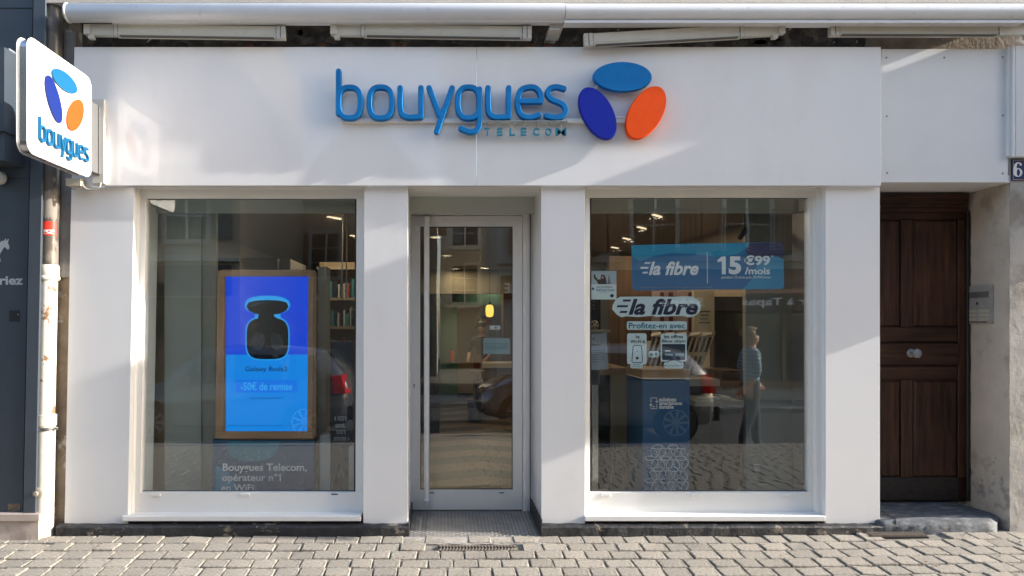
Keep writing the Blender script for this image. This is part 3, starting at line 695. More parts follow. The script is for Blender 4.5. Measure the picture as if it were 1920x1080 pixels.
dp('door_jamb', mat('jamb_black_brown', (.012, .007, .005), .5, var=.3), 1813.5, 396, 1822, 940, -.03)
cn = MB()
for i, (a, b, f) in enumerate(((362, 372, -.09), (372, 380, -.075), (380, 388, -.055), (388, 397, -.03))): cn.fb(1600, a, 1818 - i * 1.5, b, ydo + f, ydo + .04, .003)
cn.build('door_cornice', OAKDX, od)
kn = MB(); kc = (X(1706, ydo), ydo - .012, Z(662, ydo))
kn.lathe([(.036, 0), (.036, -.006), (.03, -.01), (.016, -.012), (.012, -.03), (.012, -.05), (.03, -.058), (.038, -.07), (.037, -.082), (.028, -.092), (.01, -.097)], kc, 'y', 28)
kn.build('door_knob', mat('brushed_knob', (.22, .225, .23), .5, metal=.2, var=.15, vs=30), od, True)
# doorstep
ds = MB(); pts = [(X(1640), .5), (X(1640), -.03)]
n = 26; rr = random.Random(9)
for i in range(n + 1):
    u = i / n; x = X(1645) + (X(1877) - X(1645)) * u
    yv = -.05 - .02 * math.sin(u * 3.1) + (.0 if u < .9 else (u - .9) * .8) + rr.uniform(-.004, .004); pts.append((x, yv))
pts += [(X(1893), .12), (X(1893) - .1, .5)]
m_ = len(pts)
vs = [(x, y, -.04) for x, y in pts] + [(x, y, .098 + rr.uniform(-.002, .002) - (.02 if 2 < i < 28 else 0)) for i, (x, y) in enumerate(pts)] + [(x + (X(1760) - x) * .04, y + .03, .112 + rr.uniform(-.003, .003) + .03 * max(0, y)) for i, (x, y) in enumerate(pts)]
fs = []
for k_ in (0, m_):
    for i in range(m_): j = (i + 1) % m_; fs.append((k_ + i, k_ + j, k_ + m_ + j, k_ + m_ + i))
fs.append(tuple(2 * m_ + i for i in range(m_)))
stepo = ds.add(vs, fs).build('doorstep', STEP, house, True, 50)
tube_pts = bez([(X(1672), -.05, .055), (X(1673), -.04, .105), (X(1681), .02, .116), (X(1679), .1, .118), (X(1684), .2, .121)], 4)
MB().tube(tube_pts, .004, 6).build('crack', mat('crack_dark', (.03, .03, .03), .9), stepo)
MB().box(X(1651), xd + .05, ydo + .04, 1.2, -.05, 3.2).build('hall_core', PLASR, house)

# intercom
ic = thing('intercom', 'grey metal door intercom with call buttons on the plaster reveal', 'intercom', (0, 0, 0))
def icf(u, v, t, off=0):              # u 0..1 across, px rows for v, on the slanting reveal
    a = .045 + .64 * u; x = xd + (xr - xd) * a; y = .5 - .5 * a; nx_, ny_ = -.5, -(xr - xd); L_ = math.hypot(nx_, ny_)
    k_ = off + (1 - t) * .012
    return (x + nx_ / L_ * k_, y + ny_ / L_ * k_, v)
zi0, zi1 = Z(607, .33), Z(536, .33)
def icp(name, m, u0, v0, u1, v1, off): 
    pts = [(u0, zi0 + v0 * (zi1 - zi0)), (u1, zi0 + v0 * (zi1 - zi0)), (u1, zi0 + v1 * (zi1 - zi0)), (u0, zi0 + v1 * (zi1 - zi0))]
    return MB().prism(pts, lambda a, b, t: icf(a, b, t, off)).build(name, m, ic)
ICM = mat('intercom_metal', (.30, .29, .27), .5, var=.1, vs=20)
icp('faceplate', ICM, 0, 0, 1, 1, 0); icp('speaker_grille', mat('grille_dark', (.11, .11, .105), .5), .12, .68, .88, .84, .001)
MB().lathe([(.011, 0), (.011, -.004), (.006, -.005)], Vector(icf(.5, zi0 + .53 * (zi1 - zi0), 0, .003)), 'y', 16).build('camera_lens', GASK, ic)
for i in range(3):
    for j in range(2): icp('call_button', mat('button_cream', (.42, .38, .3), .5), .12 + .42 * j, .08 + .11 * i, .46 + .42 * j, .155 + .11 * i, .002)
icp('grime', mat('rust_grime', (.15, .11, .07), .9, var=.4, vs=60), .08, .02, .82, .065, .0005)

# house number plate
hn = thing('house_number', 'dark blue enamel house number plate reading 6 on the pier corner', 'number plate', (X(1918), -.01, Z(318)))
fbox('plate', ENAM, hn, 1898, 298, 1942, 338.5, -.012, -.001, .003)
bo = MB()
for r4 in ((1899.5, 299.5, 1940.5, 300.6), (1899.5, 336, 1940.5, 337), (1899.5, 300.7, 1900.4, 335.9)): bo.fb(*r4, -.0135, -.0119)
bo.build('border', mat('enamel_border', (.35, .25, .18), .5), hn)
# old-style figure with thick and thin strokes
g6 = MB()
outer = ell(1908.5, 323.3, 8.6, 8.3, 0, 28); inner = ell(1909.5, 323.6, 3.0, 6.6, 0, 28)
def nf(u, v, t): return (X(u, -.014), -.014 + t * .0022, Z(v, -.014))
vs = [nf(*p_, 0) for p_ in outer] + [nf(*p_, 0) for p_ in inner]
g6.add(vs, [(i, (i + 1) % 28, 28 + (i + 1) % 28, 28 + i) for i in range(28)])
crescent = [(1900.2, 322), (1900.3, 315), (1902, 308.5), (1905.5, 304.8), (1910, 304), (1914.5, 305.8), (1916, 309), (1914.5, 311), (1912.4, 310.2), (1912, 307.5), (1910, 306.2), (1907.6, 307.6), (1906.2, 312), (1906, 318), (1906.5, 322)]
g6.add([nf(u, v, -.05) for u, v in crescent], [tuple(range(len(crescent)))])
g6.build('numeral', mat('enamel_white', (.72, .72, .68), .25), hn)

# ---------------------------------------------------------------- left neighbour
nb = thing('neighbouring_shopfront', 'slate blue painted neighbouring shopfront cut off by the left picture edge', 'shopfront', (-3.6, -.1, 0))
yn = -.09
MB().fb(-400, -40, 55, 962, yn, .3, .003).build('panel', SLATE, nb)
MB().fb(55.5, -40, 79, 962, yn - .035, .3, .003).build('corner_post', SLATED, nb)
fbox('panel_joint', mat('joint_dark', (.02, .025, .03), .6), nb, -100, 334.3, 55, 335.6, yn - .001, yn + .001, 0)
fbox('panel_joint', MATS['joint_dark'], nb, -100, 14, 62, 15.5, yn - .004, yn + .001, 0)
MB().box(-6.5, X(73, -.17), -.17, .2, Z(977, -.17), Z(965, -.17)).build('marble_sill', MARBLE, nb)
MB().box(-6.5, X(72, -.15), -.15, .2, -.06, Z(977, -.17) - .001).build('marble_base', MARBLE, nb)
text('niriez', (-22, 518, 43, 534), yn - .002, LETG, nb, 'lettering', .03)
dk = [(-6, 455), (-3, 458), (3, 452), (8, 451), (10.5, 446.5), (11.5, 452), (15.5, 447.5), (16.5, 449), (14.5, 455), (17.5, 462), (17, 466.5), (14.5, 468), (10, 464), (7, 463.5), (4, 469), (1, 474), (-1, 480), (0.5, 487), (1.5, 490), (-2, 490.5), (-5, 478)]
shape('donkey_emblem', LETG, nb, dk, yn - .002, .0015)
fbox('lock_recess', mat('recess_black', (.008, .009, .01), .6), nb, 22, 582, 42, 603, yn - .001, yn + .001, 0)
MB().tube([(X(36, yn), yn - .002, Z(590, yn)), (X(36, yn), yn - .012, Z(590, yn))], .007, 12).build('lock_barrel', SCREW, nb)
# boxed cabinet on the neighbour front
nc = MB(); nc.box(X(-60, -.35), X(8, -.35), -.35, -.091, Z(245, -.35), Z(88, -.35)); nc.build('wall_cabinet', SLATE, nb)
MB().box(X(-60, -.32), X(9, -.32), -.32, -.091, Z(300, -.32), Z(247, -.32)).build('cabinet_base', SLATED, nb)
MB().box(X(9, -.3), X(20, -.15), -.25, -.091, Z(262, -.2), Z(95, -.2)).build('cabinet_side', mat('grey_side_panel', (.2, .22, .24), .4), nb)
MB().lathe([(.02, -.03), (.045, -.02), (.05, 0), (.05, .02)], (X(-2, -.14), -.14, Z(333, -.14)), 'y', 18).build('bell', WALU, nb, True)
MB().box(-6.5, X(112, 0), .02, .3, Z(40), 9.5).build('upper_wall', SLATE, nb)
fbox('chipped_corner', mat('chip_brown', (.16, .12, .08), .9, var=.4, vs=40), nb, 27, 944, 50, 958, yn - .002, yn, 0)

# ---------------------------------------------------------------- drainpipe
dpn = thing('drainpipe', 'brown and cream drainpipe between the slate blue and the white shopfronts', 'drainpipe', (X(92, -.02), -.02, 0))
yp = -.04
xp = lambda py: X(lean(98, py) - 3, yp)
MB().tube([(xp(-60), yp, Z(-60, yp)), (xp(496), yp, Z(496, yp))], .0635, 24).build('upper_pipe', PIPEB, dpn, True)
MB().lathe([(.068, Z(497, yp)), (.073, Z(500, yp)), (.073, Z(515, yp)), (.069, Z(517, yp)), (.076, Z(519, yp)), (.078, Z(522, yp)), (.074, Z(525, yp)), (.065, Z(526, yp))][::-1], (xp(510), yp, 0), 'z', 24).build('pipe_collar', PIPEW, dpn, True)
MB().tube([(xp(525), yp, Z(525, yp)), (xp(778), yp, Z(778, yp))], .0625, 24).build('middle_pipe', PIPEW, dpn, True)
MB().tube([(xp(777), yp, Z(777, yp)), (xp(797), yp, Z(797, yp)), (xp(798), yp, Z(798, yp)), (xp(1003), yp, -.01)], [.075, .075, .068, .068], 24).build('lower_pipe', PIPEL, dpn, True)
MB().tube([(xp(800), yp, Z(800, yp)), (xp(806), yp, Z(806, yp))], .0735, 24).build('clamp', CHROME, dpn, True)
MB().tube([(xp(803) + .07, yp - .01, Z(803, yp)), (xp(803) + .1, yp - .01, Z(803, yp))], .012, 8).build('clamp_bolt', CHROME, dpn, True)
MB().lathe([(.045, -.06), (.046, -.07), (.035, -.075), (.02, -.076), (.018, -.09), (.008, -.092)], (xp(920) - .022, yp, Z(921, yp)), 'y', 20).build('inspection_cap', mat('cap_metal', (.38, .34, .27), .5, metal=.3, var=.2, vs=30), dpn, True)
# curved stickers on the pipe
def pipe_patch(name, m, py0, py1, a0, a1, r, jag=0):
    mb = MB(); n = 16; rr = random.Random(int(py0))
    for k_ in range(2):
        for i in range(n + 1):
            a = R(a0 + (a1 - a0) * i / n); py = (py0 if k_ else py1) + (rr.uniform(-jag, jag) if jag else 0)
            mb.v.append((xp(py) + r * math.sin(a), yp - r * math.cos(a), Z(py, yp)))
    for i in range(n): mb.f.append((i, i + 1, n + 2 + i, n + 1 + i)); mb.mi.append(0)
    return mb.build(name, m, dpn, True)
pipe_patch('paper_remains', mat('brown_paper', (.20, .175, .15), .7, var=.1, vs=10), 360, 412, -40, 78, .0645, 3)
pipe_patch('sticker', RED, 417, 443, -88, 75, .0652)
star = []
for k_ in range(11):
    a = R(-90 + 36 * k_); r_ = 4.6 if k_ % 2 == 0 else 2.0; star.append((83.5 + r_ * math.cos(a) - .3, 432.5 + r_ * math.sin(a)))
def wrap(u, v, t):   # photo px -> pipe surface
    dx = (u - (lean(98, v) - 3)) * S(yp) / .0625; dx = max(-.95, min(.95, dx)); a = math.asin(dx); r_ = .0664 + (1 - t) * .0005
    return (xp(v) + r_ * math.sin(a), yp - r_ * math.cos(a), Z(v, yp))
so = MB(); ribbon(so, star[:10], .55, wrap, True); so.build('star_outline', PWHITE, dpn)
text('PCF', (91.5, 432.5, 106, 438.5), 0, PWHITE, dpn, 'sticker_lettering', .05, fn=wrap)
pipe_patch('sticker_line', PWHITE, 439.6, 440.2, -60, 60, .0656)
# grates
gr = thing('drain_grate', 'narrow rusty iron grating let into the paving in front of the glass door', 'grate', (X(895, -.3), -.3, -.015))
MB().box(XGR[0], XGR[1], -.345, -.255, -.05, -.034).build('grate_bed', mat('grate_dark', (.02, .016, .012), .9), gr)
for i in range(24):
    x = XGR[0] + .015 + i * (XGR[1] - XGR[0] - .03) / 23
    mb = MB(); mb.tube(bez([(x - .008, -.338, -.022), (x + .006, -.315, -.012), (x - .005, -.295, -.008), (x + .008, -.275, -.012), (x - .002, -.262, -.018)], 3), .0052, 6)
    mb.build('grate_bar', IRON, gr)
mb = MB(); mb.box(XGR[0] - .006, XGR[1] + .006, -.352, -.343, -.04, -.018); mb.box(XGR[0] - .006, XGR[1] + .006, -.258, -.25, -.04, -.012); mb.build('grate_rim', IRON, gr)
g2 = thing('cellar_vent', 'flat dark slatted vent in the paving beside the doorstep', 'grate', (X(1660), -.1, 0))
mb = MB(); mb.box(X(1608), X(1716), -.15, -.062, .0, .020); mb.build('vent_bed', mat('vent_dark', (.01, .009, .008), .8), g2)
for i in range(5):
    MB().box(X(1610) + .01, X(1714), -.146 + i * .018, -.138 + i * .018, .01, .032).build('slat', IRON, g2)
# rendered strip between threshold and paving
sl = MB(); rr = random.Random(21); n = 30
for i in range(n + 1):
    x = X(755, -.15) + (X(1015, -.15) - X(755, -.15)) * i / n; h0 = .0 + rr.uniform(-.002, .002)
    sl.v += [(x, -.085, -.002 + h0), (x, -.13, -.006 + h0), (x, -.21 + rr.uniform(-.012, .012), -.012 + h0), (x, -.215, -.03)]
for i in range(n):
    for k_ in range(3): a = i * 4 + k_; sl.f.append((a, a + 4, a + 5, a + 1)); sl.mi.append(0)
sl.build('mortar_apron', mat('apron_mortar', (.32, .29, .26), .95, var=.2, vs=15, bump=.004, bs=50), pavement, True)
# ---------------------------------------------------------------- street behind the camera (seen reflected in the glass)
FA = mat('opposite_render_cream', (.42, .37, .29), .85, var=.1, vs=1.5, bump=.003, bs=20)
FB = mat('opposite_render_pale', (.50, .48, .42), .85, var=.1, vs=1.5, bump=.003, bs=20)
FC = mat('opposite_stone', (.40, .34, .27), .85, var=.15, vs=2, bump=.003, bs=20)
SHUT = mat('shutter_grey_green', (.16, .20, .19), .6)
SHUTB = mat('shutter_brown', (.28, .15, .09), .6)
WGL = mat('far_window_glass', (.02, .025, .03), .05, spec=.8)
ROOF = mat('slate_roof', (.10, .09, .085), .8, var=.2, vs=8)
RAILM = mat('wrought_iron', (.02, .02, .02), .5)
def opp_window(bld, x0, x1, z0, z1, yf, shut=None, rail=False):
    fr = MB()
    for a, b, c_, d_ in ((x0 - .12, x1 + .12, z1, z1 + .14), (x0 - .12, x1 + .12, z0 - .12, z0), (x0 - .12, x0, z0, z1), (x1, x1 + .12, z0, z1)):
        fr.box(a, b, yf - .02, yf + .04, c_, d_)
    f = fr.build('window', FB, bld)
    MB().box(x0, x1, yf - .08, yf + .006, z0, z1).build('pane', WGL, f)
    m = MB(); xm = (x0 + x1) / 2; m.box(xm - .03, xm + .03, yf + .0065, yf + .03, z0, z1)
    for q in (.33, .66): m.box(x0, xm - .031, yf + .0065, yf + .025, z0 + (z1 - z0) * q - .015, z0 + (z1 - z0) * q + .015); m.box(xm + .031, x1, yf + .0065, yf + .025, z0 + (z1 - z0) * q - .015, z0 + (z1 - z0) * q + .015)
    m.build('window_bars', WALU, f)
    if shut:
        for sx in (x0 - .12 - (x1 - x0) / 2, x1 + .12):
            s = MB(); wd = (x1 - x0) / 2; s.box(sx, sx + wd, yf + .042, yf + .07, z0, z1)
            k_ = z0 + .08
            while k_ < z1 - .08: s.box(sx + .05, sx + wd - .05, yf + .0705, yf + .085, k_, k_ + .03); k_ += .08
            s.build('shutter', shut, f)
    if rail:
        r_ = MB(); yr = yf + .45; xa_, xb_ = x0 - .35, x1 + .35
        r_.box(xa_, xb_, yr - .02, yr + .02, z0 + .92, z0 + .96); r_.box(xa_, xb_, yr - .015, yr + .015, z0 + .02, z0 + .05)
        n = int((xb_ - xa_) / .12)
        for i in range(n + 1):
            x = xa_ + (xb_ - xa_) * i / n; r_.box(x - .009, x + .009, yr - .009, yr + .009, z0 + .05, z0 + .92)
            if i < n:
                c_ = (x + .06, yr, z0 + .74); r_.tube([(c_[0] + .05 * math.cos(t), yr, c_[2] + .05 * math.sin(t)) for t in [q * math.pi / 4 for q in range(9)]], .007, 4, False)
        r_.box(xa_, xb_, yf + .041, yr + .03, z0 - .12, z0 - .01)
        r_.build('balcony_railing', RAILM, f)
def opp_building(label, x0, x1, h, m, shop_m, shut, wins, yf=-11.2, rail=False, roofh=0, group='houses across the street'):
    b = thing('town_house', label, 'house', ((x0 + x1) / 2, yf, 0))
    MB().box(x0, x1, yf - 8, yf, -.3, h).build('wall', m, b)
    c_ = MB(); c_.box(x0, x1, yf + .001, yf + .22, h - .35, h); c_.box(x0, x1, yf + .001, yf + .12, 3.2, 3.36); c_.build('cornice', FB, b)
    if roofh:
        MB().add([(x0, yf + .2, h + .001), (x1, yf + .2, h + .001), (x1, yf - 8, h + .001), (x0, yf - 8, h + .001), (x0, yf - 4, h + roofh), (x1, yf - 4, h + roofh)],
                 [(0, 1, 5, 4), (2, 3, 4, 5), (0, 4, 3), (1, 2, 5), (0, 3, 2, 1)]).build('roof', ROOF, b)
    for (cx, z0, wd, hh) in wins: opp_window(b, cx - wd / 2, cx + wd / 2, z0, z0 + hh, yf, shut, rail)
    return b
W1 = [(x, z, 1.0, 1.75) for x in (-11.5, -8.9, -6.3) for z in (3.75, 6.6)]
b1 = opp_building('cream house with grey green shutters opposite, left of the lane', -13, -5.0, 10, FA, None, SHUT, W1)
W2 = [(x, z, 1.05, 2.0) for x in (2.9, 5.2, 7.5, 9.8) for z in (3.45, 6.6)]
b2 = opp_building('pale house with balconies and brown shutters opposite, above the tapas bar', 1.4, 11.5, 10.5, FB, None, SHUTB, W2, rail=True)
b3 = opp_building('stone house with small windows opposite at the right end', 11.6, 24, 9.5, FC, None, SHUT, [(x, z, 1.0, 1.6) for x in (14, 17, 20) for z in (3.8, 6.4)])
b4 = opp_building('cream house opposite at the left end of the row', -26, -13.1, 9.0, FC, None, SHUTB, [(x, z, 1.0, 1.6) for x in (-23, -20, -17) for z in (3.8, 6.4)])
# lane with a gabled house and a tall white block further back
gb = thing('gabled_house', 'low house with a steep tiled gable roof at the end of the lane', 'house', (-2.8, -19, 0))
MB().box(-5.4, -.2, -27, -19, -.3, 6.2).build('wall', FC, gb)
MB().add([(-5.8, -18.6, 6.0), (.2, -18.6, 6.0), (-2.8, -18.6, 9.2), (-5.8, -27, 6.0), (.2, -27, 6.0), (-2.8, -27, 9.2)], [(0, 1, 2), (5, 4, 3), (0, 2, 5, 3), (1, 4, 5, 2), (0, 3, 4, 1)]).build('roof', ROOF, gb)
for x in (-4.2, -1.6): opp_window(gb, x - .5, x + .5, 3.4, 4.9, -19, SHUTB)
tb = thing('apartment_block', 'tall white apartment block with balconies beyond the lane', 'building', (0, -26, 0))
MB().box(-.1, 5.5, -38, -27.5, -.3, 17).build('wall', FB, tb)
for k_ in range(5):
    z0 = 2.5 + k_ * 2.8
    MB().box(.2, 2.6, -27.4, -26.6, z0, z0 + .15).build('balcony', FB, tb)
    opp_window(tb, .5, 1.7, z0 + .3, z0 + 2.1, -27.5)
# shop awning, fascias and lettering opposite
ta = thing('bar_awning', 'brown awning of the bar across the street', 'awning', (6.5, -11, 2.5))
MB().add([(2.6, -11.19, 3.0), (10.4, -11.19, 3.0), (10.4, -9.9, 2.35), (2.6, -9.9, 2.35), (2.6, -11.19, 2.95), (10.4, -11.19, 2.95), (10.4, -9.9, 2.3), (2.6, -9.9, 2.3)],
         [(0, 1, 2, 3), (7, 6, 5, 4), (0, 3, 7, 4), (1, 5, 6, 2), (0, 4, 5, 1), (3, 2, 6, 7)]).build('canopy', mat('brown_canvas', (.16, .07, .04), .8), ta)
MB().box(2.6, 10.4, -9.9, -9.885, 1.95, 2.32).build('valance', mat('brown_canvas_dark', (.07, .045, .035), .8), ta)
def otext(s, x0, x1, z0, z1, y, m, parent, name='lettering', bold=.02):   # reads correctly for people in the street looking away from the shop
    return text(s, (0, 0, 1, 1), 0, m, parent, name, bold, fn=lambda a, b, t: (x1 + a * (x0 - x1), y - t * .01, z1 + b * (z0 - z1)))
otext('Bar à Tapas', 6.8, 8.6, 2.03, 2.24, -9.87, PWHITE, ta); otext('Scène', 5.0, 5.9, 2.03, 2.24, -9.87, PWHITE, ta)
ff = thing('shop_fascia', 'dark shop fascia with pale capital letters across the street', 'sign', (-7, -11.1, 2.9))
MB().box(-9.5, -5.2, -11.19, -11.05, 2.35, 3.1).build('board', mat('fascia_dark', (.05, .05, .05), .5), ff)
otext('BRASSERIE', -8.9, -7.4, 2.62, 2.82, -11.03, LETG, ff)
f2 = thing('bakery_fascia', 'brown board with pale capitals above the shop in the pale house', 'sign', (2, -11.1, 2.9))
MB().box(1.5, 2.5, -11.19, -11.08, 2.3, 2.9).build('board', MATS['brown_canvas_dark'], f2)
otext('CERIE', 1.6, 2.45, 2.45, 2.72, -11.06, PWHITE, f2)
for (x0, x1, bl) in ((-9.3, -5.4, b1), (2.6, 6.2, b2), (6.6, 10.2, b2), (-12.5, -10, b1), (13, 16, b3)):
    f = MB().box(x0, x1, -11.24, -11.17, .25, 2.3).build('shop_window', WGL, bl)
    m = MB()
    for x in (x0, (x0 + x1) / 2, x1): m.box(x - .05, x + .05, -11.169, -11.12, .2, 2.35)
    m.box(x0, x1, -11.168, -11.125, .1, .26); m.build('shop_window_frame', SHUTB, f)
tr = thing('shrub', 'leafy potted shrub standing before the bar across the street', 'shrub', (9.3, -9.9, -.2))
MB().lathe([(.16, 0), (.22, .42), (.19, .42)], (9.3, -9.9, -.2), 'z', 20).build('pot', mat('terracotta', (.35, .16, .09), .8), tr, True)
lf = MB(); rr = random.Random(4)
for i in range(900):
    a, b_, r_ = rr.uniform(0, 6.28), rr.uniform(-1, 1), rr.uniform(.3, 1) ** .5 * .55
    c_ = Vector((9.3 + r_ * math.cos(a) * math.sqrt(1 - b_ * b_), -9.9 + r_ * math.sin(a) * math.sqrt(1 - b_ * b_) * .8, .85 + r_ * b_ * 1.1))
    u = Vector((rr.uniform(-1, 1), rr.uniform(-1, 1), rr.uniform(-1, 1))).normalized() * .045; v = u.orthogonal().normalized() * .022
    lf.add([c_ - u, c_ + v, c_ + u, c_ - v], [(0, 1, 2, 3)])
tag(lf.build('foliage', mat('leaf_green', (.06, .10, .035), .5, rand=0, var=.3, vs=20), tr), kind='stuff')
MB().tube([(9.3, -9.9, .1), (9.32, -9.88, .9)], .025, 8).build('stem', OAKD, tr)

# ---------------------------------------------------------------- parked cars
def car(label, xr_, y0, col, length=4.0, h=1.62):
    """rear end at xr_, nose towards -x, the side nearest to the shop at y0; stands on z = -.31"""
    zg = -.31; W = 1.72; c = thing('parked_car', label, 'car', (xr_ - length / 2, y0 - W / 2, zg), 'cars parked behind the camera')
    L_ = length; yc = y0 - W / 2
    # stations: distance from the rear, sill z, belt z, roof z, half width at belt, half width at roof
    st = [(0.0, .45, .75, .80, .60, .56), (.06, .30, .92, 1.00, .76, .66), (.16, .26, .98, 1.22, .82, .62), (.42, .24, 1.0, 1.50, .85, .60), (.75, .22, .99, h - .04, .86, .61),
          (1.3, .20, .98, h, .86, .62), (2.0, .20, .96, h, .86, .62), (2.5, .20, .95, h - .07, .86, .60), (2.85, .21, .95, 1.30, .86, .60), (3.15, .22, .94, 1.02, .85, .62),
          (3.5, .24, .86, .92, .82, .64), (3.8, .28, .72, .80, .76, .60), (3.95, .36, .60, .66, .66, .52), (4.0, .44, .54, .58, .56, .46)]
    st = [(d * L_ / 4.0, *r_) for d, *r_ in st]
    mb = MB(); n = 14
    for (d, zs, zb, zr, wb, wr) in st:
        x = xr_ - d
        half = [(0, zs), (wb * .8, zs), (wb * .97, zs + .07), (wb, (zs + zb) / 2), (wb * .985, zb), (wr + (wb - wr) * .15, zb + (zr - zb) * .82), (wr * .8, zr - .01), (0, zr)]
        ring = half + [(-a, b) for a, b in half[-2:0:-1]]
        for a, b in ring: mb.v.append((x, yc + a, zg + b))
    K = 14
    for i in range(len(st) - 1):
        for k_ in range(K):
            j = (k_ + 1) % K; mb.f.append((i * K + k_, i * K + j, (i + 1) * K + j, (i + 1) * K + k_)); mb.mi.append(0)
    mb.f.append(tuple(range(K))); mb.mi.append(0); mb.f.append(tuple((len(st) - 1) * K + k_ for k_ in range(K))[::-1]); mb.mi.append(0)
    body = mb.build('body', col, c, True, 50)
    sd = lambda d, fz: (lambda a, b: None)
    def side(d, t):   # point on the glasshouse side: t 0 belt, 1 roof
        for i in range(len(st) - 1):
            if st[i][0] <= d <= st[i + 1][0]:
                q = (d - st[i][0]) / (st[i + 1][0] - st[i][0]); s_ = [a + (b - a) * q for a, b in zip(st[i], st[i + 1])]
                y1_, z1_ = s_[4] * .985, s_[2]; y2_, z2_ = s_[5] + (s_[4] - s_[5]) * .15, s_[2] + (s_[3] - s_[2]) * .82
                return (y1_ + (y2_ - y1_) * t, z1_ + (z2_ - z1_) * t)
    for sg in (1, -1):
        for (d0, d1) in ((.5, 1.0), (1.06, 1.9), (1.98, 2.75)):
            d0, d1 = d0 * L_ / 4, d1 * L_ / 4; P = []
            for d, t in ((d0 + .05, .06), (d1, .06), (d1 if d1 < 2.6 * L_ / 4 else d1 - .18, .94), (d0 + (.1 if d0 < .7 else 0), .94)):
                yy_, zz = side(d, t); P.append((xr_ - d, yc + sg * (yy_ + .006), zg + zz))
            mb = MB(); mb.add(P + [(x, y - sg * .012, z) for x, y, z in P], [(0, 1, 2, 3), (7, 6, 5, 4), (0, 4, 5, 1), (1, 5, 6, 2), (2, 6, 7, 3), (3, 7, 4, 0)])
            mb.build('side_window', WGL, c)
        x = xr_ - .1
        ya_, yb_ = yc + sg * .60, yc + sg * .855
        tl = MB().hexa([(xr_ - .26, ya_, zg + .80), (xr_ - .0, ya_, zg + .80), (xr_ - .06, yb_, zg + .80), (xr_ - .28, yb_ + sg * .012, zg + .80), (xr_ - .30, ya_, zg + 1.12), (xr_ - .10, ya_, zg + 1.12), (xr_ - .15, yb_ - sg * .03, zg + 1.10), (xr_ - .30, yb_ - sg * .01, zg + 1.10)])
        tl.build('tail_light', mat('tail_light_red', (.6, .012, .012), .08, coat=1), c)
        hl = MB(); hl.add([(xr_ - L_ * .995, yc + sg * .45, zg + .55), (xr_ - L_ * .93, yc + sg * .76, zg + .60), (xr_ - L_ * .90, yc + sg * .75, zg + .74), (xr_ - L_ * .965, yc + sg * .50, zg + .70), (xr_ - L_ * .96, yc + sg * .45, zg + .52), (xr_ - L_ * .92, yc + sg * .6, zg + .55), (xr_ - L_ * .89, yc + sg * .6, zg + .7), (xr_ - L_ * .93, yc + sg * .45, zg + .68)], [(0, 1, 2, 3), (7, 6, 5, 4), (0, 4, 5, 1), (1, 5, 6, 2), (2, 6, 7, 3), (3, 7, 4, 0)])
        hl.build('headlight', mat('headlight_clear', (.6, .62, .65), .08, coat=1), c)
        for d in (.72 * L_ / 4, 3.22 * L_ / 4):
            wx, wy, wz = xr_ - d, yc + sg * (W / 2 - .06), zg + .325
            wh = MB().lathe([(.22, -.1 * sg), (.31, -.1 * sg), (.325, -.07 * sg), (.325, .05 * sg), (.31, .075 * sg), (.225, .08 * sg), (.215, .05 * sg)], (wx, wy, wz), 'y', 32).build('wheel', mat('tyre', (.02, .02, .02), .8), c, True)
            rm = MB().lathe([(.222, .055 * sg), (.222, .078 * sg), (.205, .078 * sg), (.2, .03 * sg)], (wx, wy, wz), 'y', 32)
            for k_ in range(9):
                a = k_ * 2 * math.pi / 9; ca, sa = math.cos(a), math.sin(a)
                P = [(wx + ca * r_ - sa * s_, wy + sg * o_, wz + sa * r_ + ca * s_) for r_, s_, o_ in ((.03, -.016, .068), (.21, -.024, .074), (.21, .024, .074), (.03, .016, .068))]
                rm.add(P + [(p[0], p[1] - sg * .02, p[2]) for p in P], [(0, 1, 2, 3), (7, 6, 5, 4), (0, 4, 5, 1), (1, 5, 6, 2), (2, 6, 7, 3), (3, 7, 4, 0)])
            rm.lathe([(.05, .055 * sg), (.045, .08 * sg), (.02, .084 * sg)], (wx, wy, wz), 'y', 16)
            rm.build('rim', mat('alloy_rim', (.38, .38, .40), .3, metal=.7), wh)
            MB().lathe([(.37, .02 * sg), (.37, .062 * sg)], (wx, wy - .0, wz), 'y', 32).build('wheel_arch', mat('arch_black', (.01, .01, .01), .8), c)
    MB().box(xr_ - .12, xr_ + .05, yc - .72, yc + .72, zg + .34, zg + .58).build('bumper', mat('bumper_plastic', (.03, .03, .032), .5), c)
    P = [(xr_ - .15 - .03, yc - .55, zg + 1.02), (xr_ - .15 - .03, yc + .55, zg + 1.02), (xr_ - .40, yc + .52, zg + 1.47), (xr_ - .40, yc - .52, zg + 1.47)]
    MB().add(P + [(x + .03, y, z + .02) for x, y, z in P], [(3, 2, 1, 0), (4, 5, 6, 7), (0, 1, 5, 4), (1, 2, 6, 5), (2, 3, 7, 6), (3, 0, 4, 7)]).build('rear_window', WGL, c)
    P = [(xr_ - 2.62 * L_ / 4, yc - .55, zg + 1.5), (xr_ - 2.62 * L_ / 4, yc + .55, zg + 1.5), (xr_ - 3.08 * L_ / 4, yc + .58, zg + 1.08), (xr_ - 3.08 * L_ / 4, yc - .58, zg + 1.08)]
    MB().add(P + [(x - .03, y, z + .03) for x, y, z in P], [(3, 2, 1, 0), (4, 5, 6, 7), (0, 1, 5, 4), (1, 2, 6, 5), (2, 3, 7, 6), (3, 0, 4, 7)]).build('windscreen', WGL, c)
    for sg in (1, -1):
        MB().box(xr_ - 2.72 * L_ / 4, xr_ - 2.58 * L_ / 4, *sorted((yc + sg * .86, yc + sg * 1.02)), zg + .96, zg + 1.10).build('wing_mirror', col, c)
        MB().box(xr_ - 1.35 * L_ / 4, xr_ - 1.2 * L_ / 4, *sorted((yc + sg * .855, yc + sg * .885)), zg + .84, zg + .87).build('door_handle', col, c)
    return c
